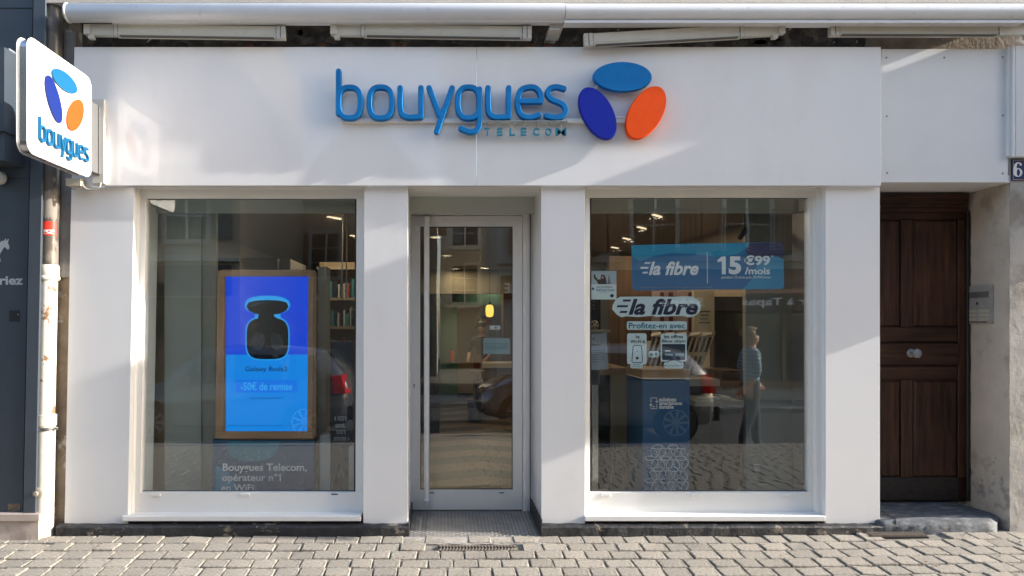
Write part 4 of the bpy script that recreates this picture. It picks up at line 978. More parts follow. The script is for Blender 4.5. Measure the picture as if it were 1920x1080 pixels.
SILV = mat('silver_car_paint', (.20, .205, .21), .25, metal=.5, coat=1); GREYC = mat('light_grey_car_paint', (.11, .115, .12), .25, metal=.4, coat=1)
car('silver parked car whose wheel and red tail light show in the right window', 4.6, -5.72, SILV)
car('pale grey parked car whose tail light shows in the left window', -1.55, -5.72, GREYC, 4.1, 1.6)

# ---------------------------------------------------------------- people
SKIN = mat('skin', (.48, .27, .19), .5); HAIRL = mat('fair_hair', (.30, .20, .11), .7); HAIRD = mat('dark_hair', (.03, .02, .015), .6)
def striped(name, c1, c2, scale):
    m = bpy.data.materials.new(name); m.use_nodes = True; MATS[name] = m; N = m.node_tree.nodes; L = m.node_tree.links; b = N['Principled BSDF']; b.inputs['Roughness'].default_value = .85
    tc = N.new('ShaderNodeTexCoord'); sx = N.new('ShaderNodeSeparateXYZ'); L.new(tc.outputs['Object'], sx.inputs[0])
    a = N.new('ShaderNodeMath'); a.operation = 'MULTIPLY'; a.inputs[1].default_value = scale; L.new(sx.outputs[2], a.inputs[0])
    f = N.new('ShaderNodeMath'); f.operation = 'FRACT'; L.new(a.outputs[0], f.inputs[0]); g = N.new('ShaderNodeMath'); g.operation = 'GREATER_THAN'; g.inputs[1].default_value = .5; L.new(f.outputs[0], g.inputs[0])
    x = N.new('ShaderNodeMix'); x.data_type = 'RGBA'; L.new(g.outputs[0], x.inputs[0]); x.inputs[6].default_value = (*c1, 1); x.inputs[7].default_value = (*c2, 1); L.new(x.outputs[2], b.inputs['Base Color'])
    return m
def person(label, loc, rot, shirt, trousers, hair, shoes, arms, legs=0.0, hgt=1.75, group=None, wide=1.0):
    """one continuous skinned body; arms = ((elbow), (wrist)) per side in body space (x right, y forward, z up)"""
    k_ = hgt / 1.75
    V = [((0, 0, .95), .145), ((0, 0, 1.08), .13), ((0, .01, 1.25), .15), ((0, 0, 1.40), .15), ((0, 0, 1.49), .06), ((0, .015, 1.56), .058), ((0, .02, 1.62), .088), ((0, .02, 1.70), .082)]
    E = [(0, 1), (1, 2), (2, 3), (3, 4), (4, 5), (5, 6), (6, 7)]
    for sg in (1, -1):
        ft = legs * sg; b0 = len(V)
        V += [((sg * .095, 0, .90), .10), ((sg * .10, ft * .5 + .02, .50), .065), ((sg * .10, ft - .01, .12), .045), ((sg * .11, ft + .02, .045), .045), ((sg * .12, ft + .15, .03), .035)]
        E += [(0, b0), (b0, b0 + 1), (b0 + 1, b0 + 2), (b0 + 2, b0 + 3), (b0 + 3, b0 + 4)]
    for sg, (el, wr) in zip((1, -1), arms):
        b0 = len(V); wr = Vector(wr); el = Vector(el); d = (wr - el).normalized()
        V += [((sg * .17, 0, 1.42), .065), (tuple(el), .045), (tuple(wr), .032), (tuple(wr + d * .06), .036)]
        E += [(3, b0), (b0, b0 + 1), (b0 + 1, b0 + 2), (b0 + 2, b0 + 3)]
        pal = b0 + 3; side_ = d.orthogonal().normalized(); s2 = d.cross(side_).normalized()
        for q in range(4):
            o_ = side_ * (q - 1.5) * .019; b1 = len(V); ln = (.075, .085, .08, .06)[q]
            V += [(tuple(wr + d * .10 + o_), .0095), (tuple(wr + d * (.10 + ln * .5) + o_ + s2 * .008), .0085), (tuple(wr + d * (.10 + ln * .85) + o_ + s2 * .03), .0075)]
            E += [(pal, b1), (b1, b1 + 1), (b1 + 1, b1 + 2)]
        b1 = len(V); V += [(tuple(wr + d * .05 - side_ * .04 + s2 * .01), .011), (tuple(wr + d * .09 - side_ * .055 + s2 * .025), .009)]; E += [(b0 + 3, b1), (b1, b1 + 1)]
    me = bpy.data.meshes.new('body'); me.from_pydata([tuple(Vector(v) * k_) for v, r_ in V], E, [])
    o = bpy.data.objects.new('body', me); sc.collection.objects.link(o)
    o.modifiers.new('s', 'SKIN'); sv = me.skin_vertices[0].data
    for i, (v, r_) in enumerate(V):
        rx = r_ * k_; sv[i].radius = (rx, rx * (.72 if i < 4 else 1)); sv[i].use_root = (i == 0)
    o.modifiers.new('d', 'SUBSURF').levels = 1
    dg = bpy.context.evaluated_depsgraph_get(); dg.update(); me2 = bpy.data.meshes.new_from_object(o.evaluated_get(dg)); bpy.data.objects.remove(o)
    root = thing('person', label, 'person', loc, group); root.rotation_euler = (0, 0, rot); root.scale = (wide, wide, 1)
    me2.materials.clear()
    for m in (shirt, trousers, SKIN, shoes, hair): me2.materials.append(m)
    sleeves = [Vector(a[1]) * k_ for a in arms]
    for p in me2.polygons:
        c_ = p.center; z = c_.z / k_; i = 0
        if z < .09: i = 3
        elif z < .98 and abs(c_.x) < .24 * k_ and (z < .9 or True): i = 1
        if z > 1.475 and abs(c_.x) < .12: i = 2
        for wv in sleeves:
            if (c_ - wv).length < .17 * k_ : i = 2 if (c_ - wv).length < .165 * k_ and not (abs(c_.x) < .12 and z > 1.47) else i
        p.material_index = i; p.use_smooth = True
    b = bpy.data.objects.new('body', me2); sc.collection.objects.link(b); b.parent = root
    hd = MB()
    for (cz, r_, cy) in ((1.70, .10, -.005),):
        n = 14
        for i in range(8):
            ph = R(-35 + 125 * i / 7)
            for q in range(n):
                t = 2 * math.pi * q / n; rr_ = r_ * math.cos(ph); yy_ = math.sin(t) * rr_ * 1.08
                if yy_ > .02 and ph < R(25): yy_ *= .55
                hd.v.append((rr_ * math.cos(t) * k_, (cy + yy_) * k_, (cz + .01 + r_ * 1.0 * math.sin(ph)) * k_))
        for i in range(7):
            for q in range(n): j = (q + 1) % n; hd.f.append((i * n + q, i * n + j, (i + 1) * n + j, (i + 1) * n + q)); hd.mi.append(0)
    me3 = bpy.data.meshes.new('hair'); me3.from_pydata(hd.v, [], hd.f); me3.materials.append(hair); h_ = bpy.data.objects.new('hair', me3); sc.collection.objects.link(h_); h_.parent = root
    fc = MB(); fc.add([(-.012 * k_, .078 * k_, 1.625 * k_), (.012 * k_, .078 * k_, 1.625 * k_), (0, .098 * k_, 1.63 * k_), (0, .078 * k_, 1.67 * k_)], [(0, 1, 2), (0, 2, 3), (1, 3, 2), (0, 3, 1)])
    me4 = bpy.data.meshes.new('nose'); me4.from_pydata(fc.v, [], fc.f); me4.materials.append(SKIN); q_ = bpy.data.objects.new('nose', me4); sc.collection.objects.link(q_); q_.parent = root
    for nm, zz, m, sx in (('eyes', 1.665, PBLACK, (-.035, .035)), ('mouth', 1.585, mat('lips', (.4, .12, .1), .5), (0,))):
        e = MB()
        for x in sx: e.box((x - .012) * k_, (x + .012) * k_, .070 * k_, .088 * k_, (zz - .005) * k_, (zz + .005) * k_)
        me5 = bpy.data.meshes.new(nm); me5.from_pydata(e.v, [], e.f); me5.materials.append(m); q_ = bpy.data.objects.new(nm, me5); sc.collection.objects.link(q_); q_.parent = root
    return root
person('passer-by in a blue striped shirt walking on the pavement', (4.75, -4.95, -.31 + .02), R(-80), striped('blue_stripes', (.10, .20, .33), (.36, .43, .48), 16), mat('navy_trousers', (.02, .025, .04), .8), HAIRL,
       PBLACK, (((.25, -.05, 1.15), (.27, .12, .95)), ((-.26, .02, 1.14), (-.24, -.12, .92))), .10, 1.85, wide=1.35)

# unseen board added up the street to shape the sun streak on the fascia
vb = thing('shade_board', 'tall unseen board added up the street to shade the lower right fascia', 'sign', (6.0, 0, 3.5))
MB().box(5.97, 6.03, -.62, -.10, 2.54, 4.55).build('board', mat('shade_board_grey', (.4, .4, .38), .5), vb)
for z in (2.9, 4.2): MB().box(5.985, 6.015, -.099, .0, z, z + .05).build('bracket', DARKG, vb)

na = thing('awning', 'unseen roller tube added past the right picture edge to block sun', 'awning', (7, 0, 4.05))  # added out of view as a sun blocker bounding the fascia streak
MB().lathe([(.0675, 6.2), (.0675, 9.5)], (0, -.16, Z(24.5, -.16)), 'x', 20).build('roller_tube', CASS, na, True)
for x in (6.5, 7.6, 9.0): MB().box(x, x + .06, -.11, .0, Z(24.5, -.16) - .04, Z(24.5, -.16) + .04).build('wall_bracket', ARM, na)
# ---------------------------------------------------------------- shop interior
INW = mat('interior_wall', (.34, .34, .31), .8, var=.04); INB = mat('interior_beige', (.30, .24, .15), .7, var=.05)
CEIL = mat('ceiling_paint', (.26, .22, .175), .85, var=.03); GRN = mat('green_wall_paint', (.05, .12, .075), .8)
OAKL = wood_mat('light_oak', (.25, .15, .08), (.40, .26, .15), .5, 'X', .8, .0003)
OAKF = wood_mat('display_frame_oak', (.34, .20, .11), (.52, .33, .20), .5, 'Z', .8, .0003)
OAKFX = wood_mat('display_frame_oak_x', (.34, .20, .11), (.52, .33, .20), .5, 'X', .8, .0003)
DWOOD = wood_mat('mid_brown_panel', (.10, .06, .03), (.17, .10, .055), .5, 'Z', .5, .0003)
DARKW = mat('dark_interior_wall', (.012, .018, .018), .7, var=.1)
m = bpy.data.materials.new('chevron_floor'); m.use_nodes = True; N = m.node_tree.nodes; L = m.node_tree.links; b = N['Principled BSDF']; b.inputs['Roughness'].default_value = .35
tc = N.new('ShaderNodeTexCoord'); sx = N.new('ShaderNodeSeparateXYZ'); L.new(tc.outputs['Object'], sx.inputs[0])
def mth(op, a, b_=None, c_=None):
    n = N.new('ShaderNodeMath'); n.operation = op
    for i, v in enumerate((a, b_, c_)):
        if v is None: continue
        if isinstance(v, (int, float)): n.inputs[i].default_value = v
        else: L.new(v, n.inputs[i])
    return n.outputs[0]
pp = mth('PINGPONG', mth('SUBTRACT', sx.outputs[0], .42), 1.3)
fr = mth('FRACT', mth('MULTIPLY_ADD', pp, .55, mth('MULTIPLY', sx.outputs[1], 1.25)))
gt = mth('GREATER_THAN', fr, .5)
nz = N.new('ShaderNodeTexNoise'); nz.inputs['Scale'].default_value = 8; nz.inputs['Detail'].default_value = 6
mx = N.new('ShaderNodeMix'); mx.data_type = 'RGBA'; L.new(gt, mx.inputs[0]); mx.inputs[6].default_value = (.14, .105, .07, 1); mx.inputs[7].default_value = (.03, .025, .02, 1)
m2 = N.new('ShaderNodeMix'); m2.data_type = 'RGBA'; m2.blend_type = 'MULTIPLY'; m2.inputs[0].default_value = .35; L.new(mx.outputs[2], m2.inputs[6]); L.new(nz.outputs['Fac'], m2.inputs[7]); L.new(m2.outputs[2], b.inputs['Base Color'])
FLOORM = m
XL, XR, YB = X(148), X(1638), 11.0; ZC = 2.78
def slab(name, m, *a): return tag(MB().box(*a).build(name, m), kind='structure')
slab('shop_floor', FLOORM, XL, XR, .66, YB, -.04, .004)
for a, b_ in ((X(252) + .01, X(765) - .003), (X(1015) + .003, X(1548))): slab('window_floor', INW, a, b_, .2, .659, -.04, .004)
slab('shop_ceiling', CEIL, XL, XR, .45, YB, ZC, ZC + .1)
slab('interior_wall', INB, XL, XR, YB, YB + .1, 0, ZC); slab('interior_wall', INW, XL - .1, XL, .46, YB, 0, ZC); slab('interior_wall', INB, XR, XR + .05, .46, YB, 0, ZC)
slab('bulkhead', mat('bulkhead_pale', (.40, .42, .38), .8), XL, XR, .405, .448, Z(399, .405), ZC + .1)
slab('bulkhead', mat('bulkhead_beige', (.13, .11, .07), .8), XL, XR, 8.8, 9.0, 2.28, ZC)
slab('interior_wall', GRN, XL, XR, 10.6, 10.7, 0, ZC)
# back wall panel with the logo
bp_ = thing('logo_panel', 'beige back wall panel with small three colour logo seen through the door', 'wall panel', (X(900, 10.4), 10.4, 0))
yb = 10.4
MB().fb(858, 573, 985, 737, yb, yb + .1, 0).build('panel', INB, bp_)
for (dx, dy, a, b_, an, m) in ((905, 594.5, 5.8, 3.2, 0, SBLUE), (899.5, 603.5, 5.8, 3.6, 62, SNAVY), (913, 603.5, 5.8, 3.6, -60, mat('dull_orange', (.6, .12, .03), .5))):
    shape('ellipse', m, bp_, ell(dx, dy, a, b_, an, 24), yb - .03, .02)
text('bouygues', (891, 611, 922, 620), yb - .03, PBLACK, bp_, 'lettering', .0, depth=.02)
sh = thing('side_panelling', 'dark green partition to the left of the back panel', 'partition', (0, 9, 0))
MB().box(X(815, 9.2), X(857, 9.2), 9.2, 9.3, 0, 2.3).build('panel', GRN, sh)
MB().box(X(812, 5), X(824, 5), 5.0, 8.6, 0, 2.1).build('panel_edge', DARKW, sh)
sh2 = thing('wood_partition', 'brown partition right of the counter seen through the door', 'partition', (1.2, 8, 0))
MB().box(X(944, 7.9), X(966, 7.9), 7.9, 8.4, 0, 2.25).build('panel', DWOOD, sh2)
# pendant lamp
WARM = mat('lamp_glow', (1.0, .60, .10), .5, emit=1.6); WARMS = mat('downlight_glow', (1.0, .78, .5), .5, emit=1.25)
pl = thing('pendant_lamp', 'lit yellow glass pendant lamp hanging in front of the back panel', 'lamp', (X(918, 8), 8, 1.8))
cx, cz = X(918, 8), Z(584, 8)
MB().lathe([(.02, .13), (.05, .125), (.075, .09), (.08, .0), (.07, -.08), (.04, -.105), (.01, -.11)], (cx, 8, cz), 'z', 20).build('glass_shade', WARM, pl, True)
MB().lathe([(.01, .2), (.03, .17), (.035, .13)], (cx, 8, cz), 'z', 12).build('cap', PBLACK, pl)
MB().tube([(cx, 8, cz + .2), (cx, 8, ZC)], .005, 6).build('cable', PBLACK, pl)
def lamp_at(x, y, z, e, col=(1, .80, .56), r=.08):
    l = bpy.data.lights.new('lamp_light', 'AREA'); l.shape = 'DISK'; l.size = r * 2; l.energy = e; l.color = col
    o = bpy.data.objects.new('lamp_light', l); sc.collection.objects.link(o); o.location = (x, y, z); return o
# round downlights
dl0 = None; spots = []
def zpy(py): return (ZC - H) / (610 - py) * 1280 - D
for px, py in ((817, 443), (837, 478), (855, 503), (867, 521), (877, 534)):
    y = zpy(py); spots.append((X(px, y), y))
names = ['nearest', 'second', 'third', 'fourth', 'farthest']
for i, (x, y) in enumerate(spots):
    if y > 10.3: continue
    t = thing('downlight', '%s of the round downlights in the row seen through the glass door' % names[i], 'downlight', (x, y, ZC), 'round ceiling downlights')
    MB().lathe([(.09, -.001), (.10, -.012), (.075, -.014), (.07, -.002)], (x, y, ZC), 'z', 20).build('ring', WALU, t)
    MB().lathe([(.069, -.003), (.069, -.008)], (x, y, ZC), 'z', 20).build('bulb', WARMS, t)
    lamp_at(x, y, ZC - .03, 3 if i < 2 else 2.5)
# tilted slot spotlights
for i, (px, py) in enumerate(((1232, 401), (1203, 424), (1175, 445), (1153, 462), (908, 501), (922, 516), (628, 405), (668, 440))):
    y = zpy(py); x = X(px, y)
    t = thing('spotlight', ('%s ceiling spotlight behind the right window' % ('nearest', 'second', 'third', 'farthest')[i]) if i < 4 else ('%s slot spotlight on the ceiling right of the downlights' % ('nearer', 'farther')[i - 4] if i < 6 else '%s spotlight at the upper right of the left window' % ('nearer', 'farther')[i - 6]), 'spotlight', (x, y, ZC), 'slot ceiling spotlights')
    mb = MB(); mb.lathe([(.11, -.001), (.09, -.012), (.075, -.012)], (x, y, ZC), 'z', 18); mb.build('ring', mat('ring_dark', (.08, .07, .06), .5), t)
    L_ = .10; mb = MB(); a = R(50); ca, sa = math.cos(a), math.sin(a)
    P = [(x + ca * u - sa * v, y + sa * u + ca * v, ZC - .014 - h_) for h_ in (0, .012) for u, v in ((-L_, -.016), (L_, -.016), (L_, .016), (-L_, .016))]
    mb.hexa(P); mb.build('bulb', WARMS, t)
    lamp_at(x, y, ZC - .04, 2.5)
# counter, chair, bin, person inside
ct = thing('service_counter', 'beige service counter at the back of the shop', 'counter', (X(935, 7.2), 7.2, 0))
MB().fb(907, 690, 975, 775, 7.2, 7.8, 0).build('front', DWOOD, ct)
MB().fb(905, 681, 978, 690, 7.15, 7.85, 0).build('top', mat('counter_top', (.45, .38, .27), .5), ct)
ch = thing('wooden_chair', 'dark wooden armchair left of the service counter', 'chair', (X(895, 6.9), 6.9, 0))
for px in (887, 903): fbox('leg', DWOOD, ch, px, 700, px + 3.5, 764, 6.9, 6.94, 0)
for px in (889, 902): fbox('leg', DWOOD, ch, px, 690, px + 3, 758, 7.35, 7.39, 0)
fbox('seat', DWOOD, ch, 886, 716, 908, 720, 6.9, 7.38, 0); fbox('backrest', mat('chair_red', (.12, .02, .015), .6), ch, 888, 665, 905, 700, 7.4, 7.43, 0); fbox('armrest', DWOOD, ch, 884, 696, 909, 700, 6.9, 7.38, 0)
bn = thing('waste_bin', 'black waste bin standing in front of the counter', 'bin', (X(890, 6.3), 6.3, 0))
MB().lathe([(.11, 0), (.125, .32), (.13, .32), (.13, .335), (.115, .335), (.105, .02)], (X(890, 6.3), 6.3, .005), 'z', 20).build('bucket', PBLACK, bn, True)
fe = thing('fire_extinguisher', 'small red fire extinguisher on the green partition', 'extinguisher', (X(848, 9), 9.1, .8))
MB().lathe([(.035, 0), (.042, .03), (.042, .20), (.02, .25)], (X(848, 9), 9.1, .85), 'z', 16).build('cylinder', RED, fe, True); MB().box(X(848, 9) - .03, X(848, 9) + .03, 9.08, 9.12, 1.101, 1.14).build('valve', PBLACK, fe)
person('shop assistant in black standing behind the counter', (X(903, 8.0), 8.1, 0), R(160), mat('black_top', (.012, .012, .014), .8), PBLACK, HAIRD, PBLACK, (((.25, .05, 1.15), (.2, .25, 1.05)), ((-.25, .05, 1.15), (-.2, .25, 1.05))), 0, 1.66)

# ---- left window
wl = thing('window_partition', 'pale grey partition standing behind the left part of the left window', 'partition', (X(330, .5), .5, 0))
MB().box(X(252) + .012, X(377, .55), .55, .62, .005, ZC).build('panel', mat('partition_grey', (.36, .38, .34), .6, var=.04, vs=2), wl)
MB().box(X(377, .55) + .001, X(403, .55), .57, .63, .005, ZC).build('edge_panel', mat('partition_edge', (.30, .30, .25), .6), wl)
dw = thing('dark_backdrop', 'dark green wall behind the digital display', 'partition', (X(440, 1.6), 1.6, 0))
MB().box(X(380, 1.5), X(520, 1.5), 1.5, 1.6, .005, 2.3).build('panel', DARKW, dw)
MB().box(X(425, 1.7), X(548, 1.7), 1.62, 2.4, 2.05, 2.3).build('header_box', mat('header_beige', (.14, .13, .11), .7), dw)
# digital display
dd = thing('digital_display', 'portrait digital advertising screen in an oak frame showing wireless earbuds', 'screen', (X(500, .42), .45, 0))
ym = .40
fo = rrect(408.5, 505.5, 591, 824, 8)
MB().prism(fo, lambda u, v, t: (X(u, ym), ym + .012 + t * .06, Z(v, ym))).build('casing', OAKF, dd)
for (a, b_, c_, d_, mm, nm) in ((411, 507.5, 588.5, 518.5, OAKFX, 'frame_rail'), (410, 808.5, 590, 822, OAKFX, 'frame_rail'), (410, 518.6, 423.5, 808.4, OAKF, 'frame_stile'), (579, 518.6, 589.5, 808.4, OAKF, 'frame_stile')):
    fbox(nm, mm, dd, a, b_, c_, d_, ym, ym + .012, .003)
ESC = 1.0
def em(name, c, s=1.0): return mat(name, c, .4, emit=s * ESC)
scn = shape('screen', em('screen_blue', lin('#0843dc')), dd, [(423.6, 518.6), (578.9, 518.6), (578.9, 665), (423.6, 665)], ym + .006, .006)
shape('screen_lower', em('screen_light_blue', lin('#0a8af0')), dd, [(423.6, 665.1), (578.9, 665.1), (578.9, 808.3), (423.6, 808.3)], ym + .006, .006)
EB = em('case_blue', lin('#26a2f0')); EK = mat('screen_black', (.004, .006, .01), .2)
yq = ym + .0045
cap_o = sup(501.5, 572, 42.5, 17.5, 2.4); cap_i = [(462, 575), (466, 567), (480, 563.5), (501, 562.5), (523, 563.5), (537, 567), (541, 575), (536, 583), (524, 588.5), (501, 590.5), (479, 588.5), (467, 583)]
shape('case_lid_rim', EB, dd, cap_o, yq, .001); shape('case_lid', EK, dd, cap_i, yq - .0012, .001)
shape('case_neck', EB, dd, [(478, 588), (526, 588), (526, 604), (478, 604)], yq, .001)
shape('case_body_rim', EB, dd, sup(501.5, 635, 41.5, 41, 3.6), yq - .0002, .001); shape('case_body', EK, dd, sup(501.5, 635, 39.2, 38.6, 3.6), yq - .0014, .001)
shape('case_notch', EK, dd, [(484, 589.5), (514, 589.5), (514, 593), (522, 598), (522, 604), (484, 604)], yq - .0013, .0009)
for cx_ in (484, 519):   # earbuds lying in the open case
    shape('earbud', mat('bud_gloss', (.02, .03, .045), .1, coat=1), dd, ell(cx_, 640, 12, 17, 12 if cx_ < 500 else -12, 24), yq - .0024, .0008)
    shape('earbud_shine', mat('bud_shine', (.02, .035, .05), .3), dd, ell(cx_ + 5, 634, 2.2, 9, 25 if cx_ < 500 else -25, 16), yq - .0030, .0005)
shape('case_shine', mat('case_shine', (.05, .12, .2), .2, emit=.3), dd, [(470, 572), (482, 567), (500, 566), (500, 569), (484, 570), (473, 576)], yq - .0020, .0006)
rr = random.Random(31); cf = MB()
for q in range(46):
    u_, v_ = rr.choice(((rr.gauss(446, 12), rr.gauss(625, 28)), (rr.gauss(556, 8), rr.gauss(645, 16)))); a = rr.uniform(0, 3.1); l_ = rr.uniform(.5, 1.7)
    if not (426 < u_ < 577 and 560 < v_ < 664) or 458 < u_ < 545: continue
    cf.prism([(u_ + l_ * math.cos(a), v_ + l_ * math.sin(a)), (u_ - .4 * math.sin(a), v_ + .4 * math.cos(a)), (u_ - l_ * math.cos(a), v_ - l_ * math.sin(a)), (u_ + .4 * math.sin(a), v_ - .4 * math.cos(a))], flat(None, yq, .001))
tag(cf.build('confetti', mat('deep_blue_print', (.01, .03, .15), .5), dd), kind='stuff')
text('Galaxy Buds2', (460, 687, 539, 699), yq, PBLACK, dd, 'lettering', .005, depth=.0012)
shape('offer_box', em('box_blue', lin('#0a78f2')), dd, [(442, 712), (558, 712), (558, 736), (442, 736)], yq, .001)
text('-50€ de remise', (451, 716, 548, 732), yq - .001, em('offer_text', lin('#3bb0ff')), dd, 'lettering', .012, depth=.0008)
text('Après remboursement⁽¹⁾', (469, 743.5, 531, 749), yq, mat('deep_blue_print', (.01, .03, .15), .5), dd, 'small_lettering', 0, depth=.001)
text('Offre valable dans la limite des stocks disponibles du premier au dernier jour, voir conditions en boutique', (426, 796.5, 575, 799), yq, MATS['deep_blue_print'], dd, 'small_lettering', 0, depth=.001)
ba = thing('poster_plinth', 'blue advertising plinth with white lettering under the digital display', 'poster', (X(500, .45), .45, 0))
y = .43
NB = mat('poster_navy', (.015, .09, .19), .4); PB1 = mat('poster_mid_blue', (.012, .14, .26), .4); PB2 = mat('poster_light_blue', (.03, .26, .42), .4)
fbox('board', NB, ba, 405, 824.5, 593, 962, y, y + .08, 0)
cp = [(425, 828), (425, 843), (430, 852), (440, 859), (455, 864), (480, 866), (500, 862), (515, 852), (522, 842), (524, 828)]
shape('bubble', mat('poster_teal', (.01, .2, .3), .4), ba, cp, y - .0015, .001)
shape('bubble', PB2, ba, [(404.5, 873), (418, 878), (428, 886), (440, 905), (445, 930), (404.5, 930)], y - .0015, .001)
text('Bouygues Telecom,', (417.5, 869, 575, 887.5), y - .0035, PWHITE, ba, 'lettering', .02, depth=.0012)
one(522, 888.5, 527, 902.5, lambda u, v, t: (X(u, y), y - .0035 + t * .0012, Z(v, y)), PWHITE, ba, .42)
text('opérateur n°', (416, 888, 520, 906), y - .0035, PWHITE, ba, 'lettering', .02, depth=.0012)
text('en WiFi.', (415, 908, 480, 921.5), y - .0035, PWHITE, ba, 'lettering', .02, depth=.0012)
# column right of the display
co = thing('beige_column', 'narrow beige column between the display and the accessory shelves', 'column', (X(605, .6), .6, 0))
MB().box(X(596, .6), X(612, .6), .60, .8, .005, Z(500, .6)).build('panel', mat('column_beige', (.30, .28, .22), .7), co)
MB().box(X(600, .45), X(619, .45), .45, .58, .005, Z(816, .45)).build('base_box', mat('base_grey', (.35, .36, .34), .6), co)
# shelves with phone covers
sv = thing('accessory_shelves', 'beige wall shelves crowded with packaged phone covers behind the left window', 'shelves', (X(640, 2.2), 2.2, 0))
y = 2.2
MB().box(X(590, y), X(700, y), y + .3, y + .34, .005, 2.35).build('back_panel', mat('shelf_beige', (.34, .26, .16), .7), sv)
for py in (500, 558, 612, 668, 715, 770): fbox('shelf', mat('shelf_light', (.26, .21, .14), .6), sv, 595, py, 700, py + 5, y, y + .3, 0)
rr = random.Random(8); cols = [mat('box_' + n_, c_, .4) for n_, c_ in (('black', (.02, .02, .025)), ('cream', (.32, .28, .22)), ('rust', (.3, .06, .03)), ('teal', (.04, .18, .2)), ('grey', (.3, .3, .3)), ('white', (.4, .4, .38)))]
for r_, py in enumerate((558, 612, 668, 715, 770)):
    px = 600
    while px < 672:
        wd = rr.uniform(3.5, 6.5); hh = rr.uniform(24, 36)
        bx_ = fbox('phone_cover_box', rr.choice(cols), sv, px, py - hh, px + wd - .8, py - .2, y + rr.uniform(0, .06), y + .2, 0); px += wd + rr.choice([0, 0, 1])
st_ = thing('shelf_rail', 'tall pale uprights of the shelving at the right edge of the left window', 'shelves', (X(650, 1.8), 1.8, 0))
for px in (641, 649): fbox('upright', mat('upright_white', (.6, .58, .52), .5), st_, px, 395, px + 1.7, 560, 1.8, 1.83, 0)
vs_ = thing('health_stand', 'narrow dark display stand with a French quotation right of the digital display'  , 'stand', (X(640, .5), .5, 0))
y = .5
fbox('board', mat('stand_navy', (.012, .018, .03), .4), vs_, 621, 640, 662, 962, y, y + .12, 0)
for s, r4 in (('« votre', (627, 779, 650, 789)), ('santé,', (629, 792, 647, 803)), ('notre', (631, 805, 648, 814)), ('priorité »', (626, 817, 655, 829))): text(s, r4, y - .003, mat('stand_text', (.45, .47, .5), .5), vs_, 'lettering', 0, depth=.001)
for c_ in ((636, 889, 3, 7, 15), (643, 889, 3, 7, -15), (639.5, 881, 3, 4, 0)): shape('petal_emblem', mat('stand_emblem', (.12, .13, .15), .5), vs_, ell(*c_[:2], c_[2], c_[3], c_[4], 16), y - .003, .001)
fbox('grey_block', MATS['base_grey'], vs_, 656, 838, 700, 962, y - .1, y + .1, 0)
nt = thing('notice_card', 'dark grey notice leaning on the shelf at the right of the left window', 'card', (X(652, 1.2), 1.2, .9))
fbox('card', mat('card_dark_grey', (.10, .11, .12), .5), nt, 645, 640, 680, 692, 1.2, 1.22, 0)
for q in range(5): fbox('text_line', MATS['stand_text'], nt, 648, 664 + q * 4.5, 664, 665.2 + q * 4.5, 1.197, 1.199, 0)
lb = thing('leaflet_box', 'cream leaflet box on the shelf beside the tail light reflection', 'box', (X(612, 1.4), 1.4, 1.0))
fbox('box', mat('cream_card', (.5, .42, .3), .6), lb, 603, 662, 622, 712, 1.4, 1.6, .002); fbox('label_strip', cols[0], lb, 606, 676, 616, 679, 1.397, 1.399, 0)

# ---- right window
cb = thing('display_cabinet', 'navy display cabinet with an oak top and a white oval pattern behind the right window', 'cabinet', (X(1250, .5), .7, 0))
y = .45; k0 = Z(711, y)
CN = mat('cabinet_navy', (.012, .075, .18), .45)
MB().box(X(1205, y), X(1293, y), y, y + .5, .005, k0 - .012).build('body', CN, cb)
fbox('light_strip', mat('strip_white', (.6, .6, .6), .4), cb, 1204.5, 708.5, 1293.5, 711, y - .004, y + .5, 0)
MB().box(X(1204, y), X(1293.5, y), y - .006, y + .5, Z(708.4, y), Z(693, y)).build('oak_top', OAKL, cb)
for s, r4 in (('solutions', (1236, 745, 1268, 753)), ('smartphone', (1236, 752.5, 1279, 761.5)), ('durable', (1236, 759, 1263, 766.5))): text(s, r4, y - .002, PWHITE, cb, 'lettering', .02, depth=.001)
ic_ = MB(); ribbon(ic_, [(1220.5, 754), (1220.5, 746), (1231.5, 746), (1231.5, 754)], .5, lambda u, v, t: (X(u, y), y - .002 + .001 * t, Z(v, y)), n=3)
ribbon(ic_, [(1220.5, 758), (1220.5, 766), (1231.5, 766), (1231.5, 758)], .5, lambda u, v, t: (X(u, y), y - .002 + .001 * t, Z(v, y)), n=3)
ribbon(ic_, [(1217.8, 760), (1220.5, 757), (1223, 760)], .5, lambda u, v, t: (X(u, y), y - .0022 + .001 * t, Z(v, y)), n=3); ribbon(ic_, [(1229, 752), (1231.5, 755), (1234, 752)], .5, lambda u, v, t: (X(u, y), y - .0022 + .001 * t, Z(v, y)), n=3)
ribbon(ic_, [(1224.5, 762.5), (1227.5, 762.5)], .7, lambda u, v, t: (X(u, y), y - .002 + .001 * t, Z(v, y)), n=3); ic_.build('phone_icon', PWHITE, cb)
ov = MB(); fo_ = lambda u, v, t: (X(u, y), y - .002 + .001 * t, Z(v, y))
for j in range(5):
    for i in range(4):
        bx0, by0 = 1191 + i * 28.5 + (14 if j % 2 else 0), 838 + j * 21
        for (dx, dy, a, b_, an) in ((14, 0, 9, 4.0, 0), (6, 11, 9.5, 5.2, 62), (22, 11, 9.5, 5.2, -62)):
            if 1213 < bx0 + dx < 1286: ribbon(ov, ell(bx0 + dx, by0 + dy, a, b_, an, 20), .42, fo_, True)
ov.build('oval_pattern', mat('pattern_pale_blue', (.5, .65, .78), .5), cb)
fs_ = lambda u, v, t: (X(1205, y) - .001 - .001 * (1 - t), y + u, Z(v, y))
ov = MB()
